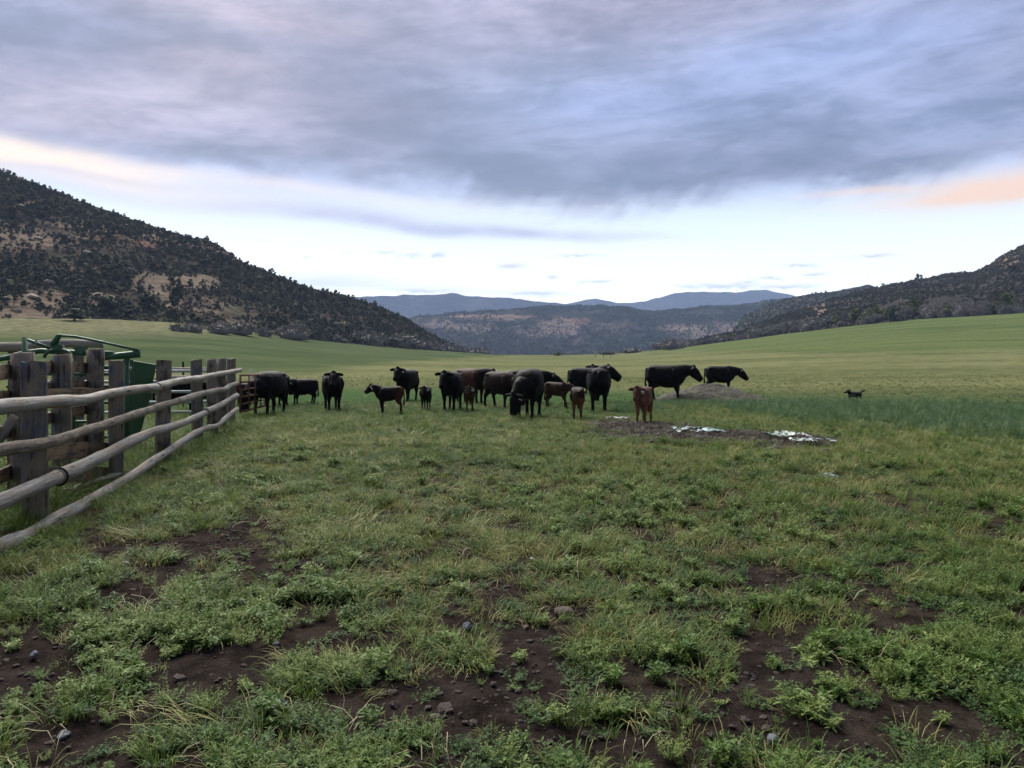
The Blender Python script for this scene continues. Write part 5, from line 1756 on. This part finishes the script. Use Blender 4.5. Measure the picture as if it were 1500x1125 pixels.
g = np.random.default_rng(21)
allp = []
for (n, r0, r1, big) in ((11500, 1.6, 7.5, 1.0), (19000, 7.5, 15, 1.12), (26000, 15, 30, 1.3), (26000, 30, 75, 1.8)):
    x, y = sow(n, r0, r1, -43, 43, g)
    soil = soil_mask(x, y); mud = mud_mask(x, y)
    px, py = pxpy(x, y)
    cov = np.clip(1.0 - soil * 1.05, .075, 1) * np.clip(1 - mud * .93, 0.05, 1)
    clump = fbm(x * 3.1, y * 3.1, 64, 3, .6)
    cov *= np.clip((76 - y) / 30, 0, 1)
    cov *= np.where(y < 14, sstep(clump, .40, .62) * .82 + .18, 1)
    keep = g.random(n) < cov
    x, y, soil, px, py, clump = x[keep], y[keep], soil[keep], px[keep], py[keep], clump[keep]
    n = len(x)
    yel = fbm(x / 2.6, y / 2.6, 101, 4, .6); wee = fbm(x / 1.9, y / 1.9, 102, 4, .6); low = fbm(x / 1.3, y / 1.3, 103, 3)
    w = np.zeros((n, len(KIND)))
    nearf = np.clip((py - 640) / 260, 0, 1)
    w[:, 0] = .8 - .5 * nearf; w[:, 1] = .45 - .3 * nearf
    w[:, 2] = .25 + 2.2 * sstep(yel, .48, .66) + .8 * (1 - nearf)
    w[:, 3] = (.10 + .9 * sstep(yel, .55, .7)) * np.where(px < 760, 1.3, .5)
    w[:, 4] = (.35 + 2.4 * sstep(wee, .48, .64)) * (nearf * .9 + .1)
    w[:, 5] = (.35 + 1.8 * sstep(wee, .44, .62)) * (nearf * .8 + .2)
    w[:, 6] = .5 + 1.6 * sstep(low, .48, .66); w[:, 7] = .5 + 1.2 * sstep(low, .42, .6)
    w[:, 8] = .18 + .7 * sstep(yel, .52, .7)
    w[:, 11] = .45 + 1.4 * sstep(wee, .40, .55) * nearf
    b_lo = np.interp(px, [300, 600, 900, 1000, 1300, 1500, 1800], [612, 610, 612, 596, 628, 645, 660])
    b_hi = np.interp(px, [300, 600, 900, 1000, 1300, 1500, 1800], [570, 570, 572, 577, 583, 594, 604])
    ed = (fbm(x / 1.5, y / 4, 111, 3) - .5) * 26
    blue = sstep(py + ed * .4, b_hi - 4, b_hi + 6) * sstep(py + ed, b_lo + 9, b_lo - 12) * np.where(px > 900, .9, .55)
    w *= (1 - .92 * blue)[:, None]; w[:, 9] = blue * 6
    fd = np.abs(x - (-4.55 - .19 * (y - 7.7)))
    fen = np.clip(1 - fd / .9, 0, 1) * (y < 24) + ((x < -4.74 - .19 * (y - 7.7)) & (y < 24)) * .8
    fen = np.clip(fen, 0, 1)
    w *= (1 - .85 * fen)[:, None]; w[:, 10] = fen * 5
    far = np.clip((y - 30) / 10, 0, 1)
    olive = sstep(py, 575, 555)
    w[:, 2] += far * 5; w[:, 8] += far * .8
    idx = pick(g, w)
    sc = g.uniform(.6, 1.25, n) * big * np.where(clump > .6, 1.15, .95)
    sc *= np.where(soil > .4, .62, 1.0)
    sc = np.where((y > 28), np.minimum(sc * .55, .9), sc)
    sc = np.where((px < 930) & (blue > .1), sc * .75, sc)
    sc = np.where(idx == 9, sc * np.interp(px, [880, 1000], [.34, .50]), sc)
    sc = np.where((idx == 10) & (x > -4.74 - .19 * (y - 7.7) + .05), sc * .62, sc)
    z = gz(x, y)
    allp.append((np.stack([x, y, z - .005], -1), idx, sc))
P = np.concatenate([a[0] for a in allp]); I = np.concatenate([a[1] for a in allp]); Sc = np.concatenate([a[2] for a in allp])
leafy = np.isin(I, (4, 5, 6, 7, 11))
n = len(P)
o = scatter('grass', P[~leafy], [KIND[k] for k in range(12)], I[~leafy], Sc[~leafy], g.uniform(0, 6.28, (~leafy).sum()), g.normal(0, .12, (~leafy).sum()))
o = scatter('weeds', P[leafy], [KIND[k] for k in range(12)], I[leafy], Sc[leafy], g.uniform(0, 6.28, leafy.sum()), g.normal(0, .1, leafy.sum()))

# clods and small stones on the bare soil, old hay on the mud strip
CL = [rock_mesh('clod', 1, .85, .6, 500 + k, 1, .5) for k in range(4)]
M_clod = rock_mat('soil_clod', (.030, .022, .021), (.085, .065, .058), 3.0)
for k, m in enumerate(CL): m.materials.append(M_clod if k < 3 else M_brown)
x, y = sow(48000, 1.6, 11, -43, 43, g)
keep = g.random(len(x)) < soil_mask(x, y) * .42 + .02
x, y = x[keep], y[keep]; n = len(x)
scatter('soil_clods', np.stack([x, y, gz(x, y) + .004], -1), CL, pick(g, np.tile([1, 1, 1, .25], (n, 1))), np.abs(g.normal(0, .011, n)) * np.where(g.random(n) < .03, 1.9, 1) + .003, g.uniform(0, 6.28, n))
x, y = sow(30000, 13, 19, 2, 30, g)
keep = g.random(len(x)) < mud_mask(x, y) * .8
x, y = x[keep], y[keep]; n = len(x)
G_old = leaf_mat('old_dark_straw', [(.013, .010, .008), (.030, .023, .018), (.11, .095, .072)], rough=.8, pscale=3)
HAY = [tuft('old_hay', 26, .20, .16, .012, 2.6, 31, G_old)] + CL[:3]
scatter('muddy_litter', np.stack([x, y, gz(x, y) + .03], -1), HAY, (hi := pick(g, np.tile([.9, 1, 1, 1], (n, 1)))), np.where(hi == 0, g.uniform(.4, 1.0, n), g.uniform(.02, .10, n) * np.where(g.random(n) < .06, 1.6, 1)), g.uniform(0, 6.28, n))
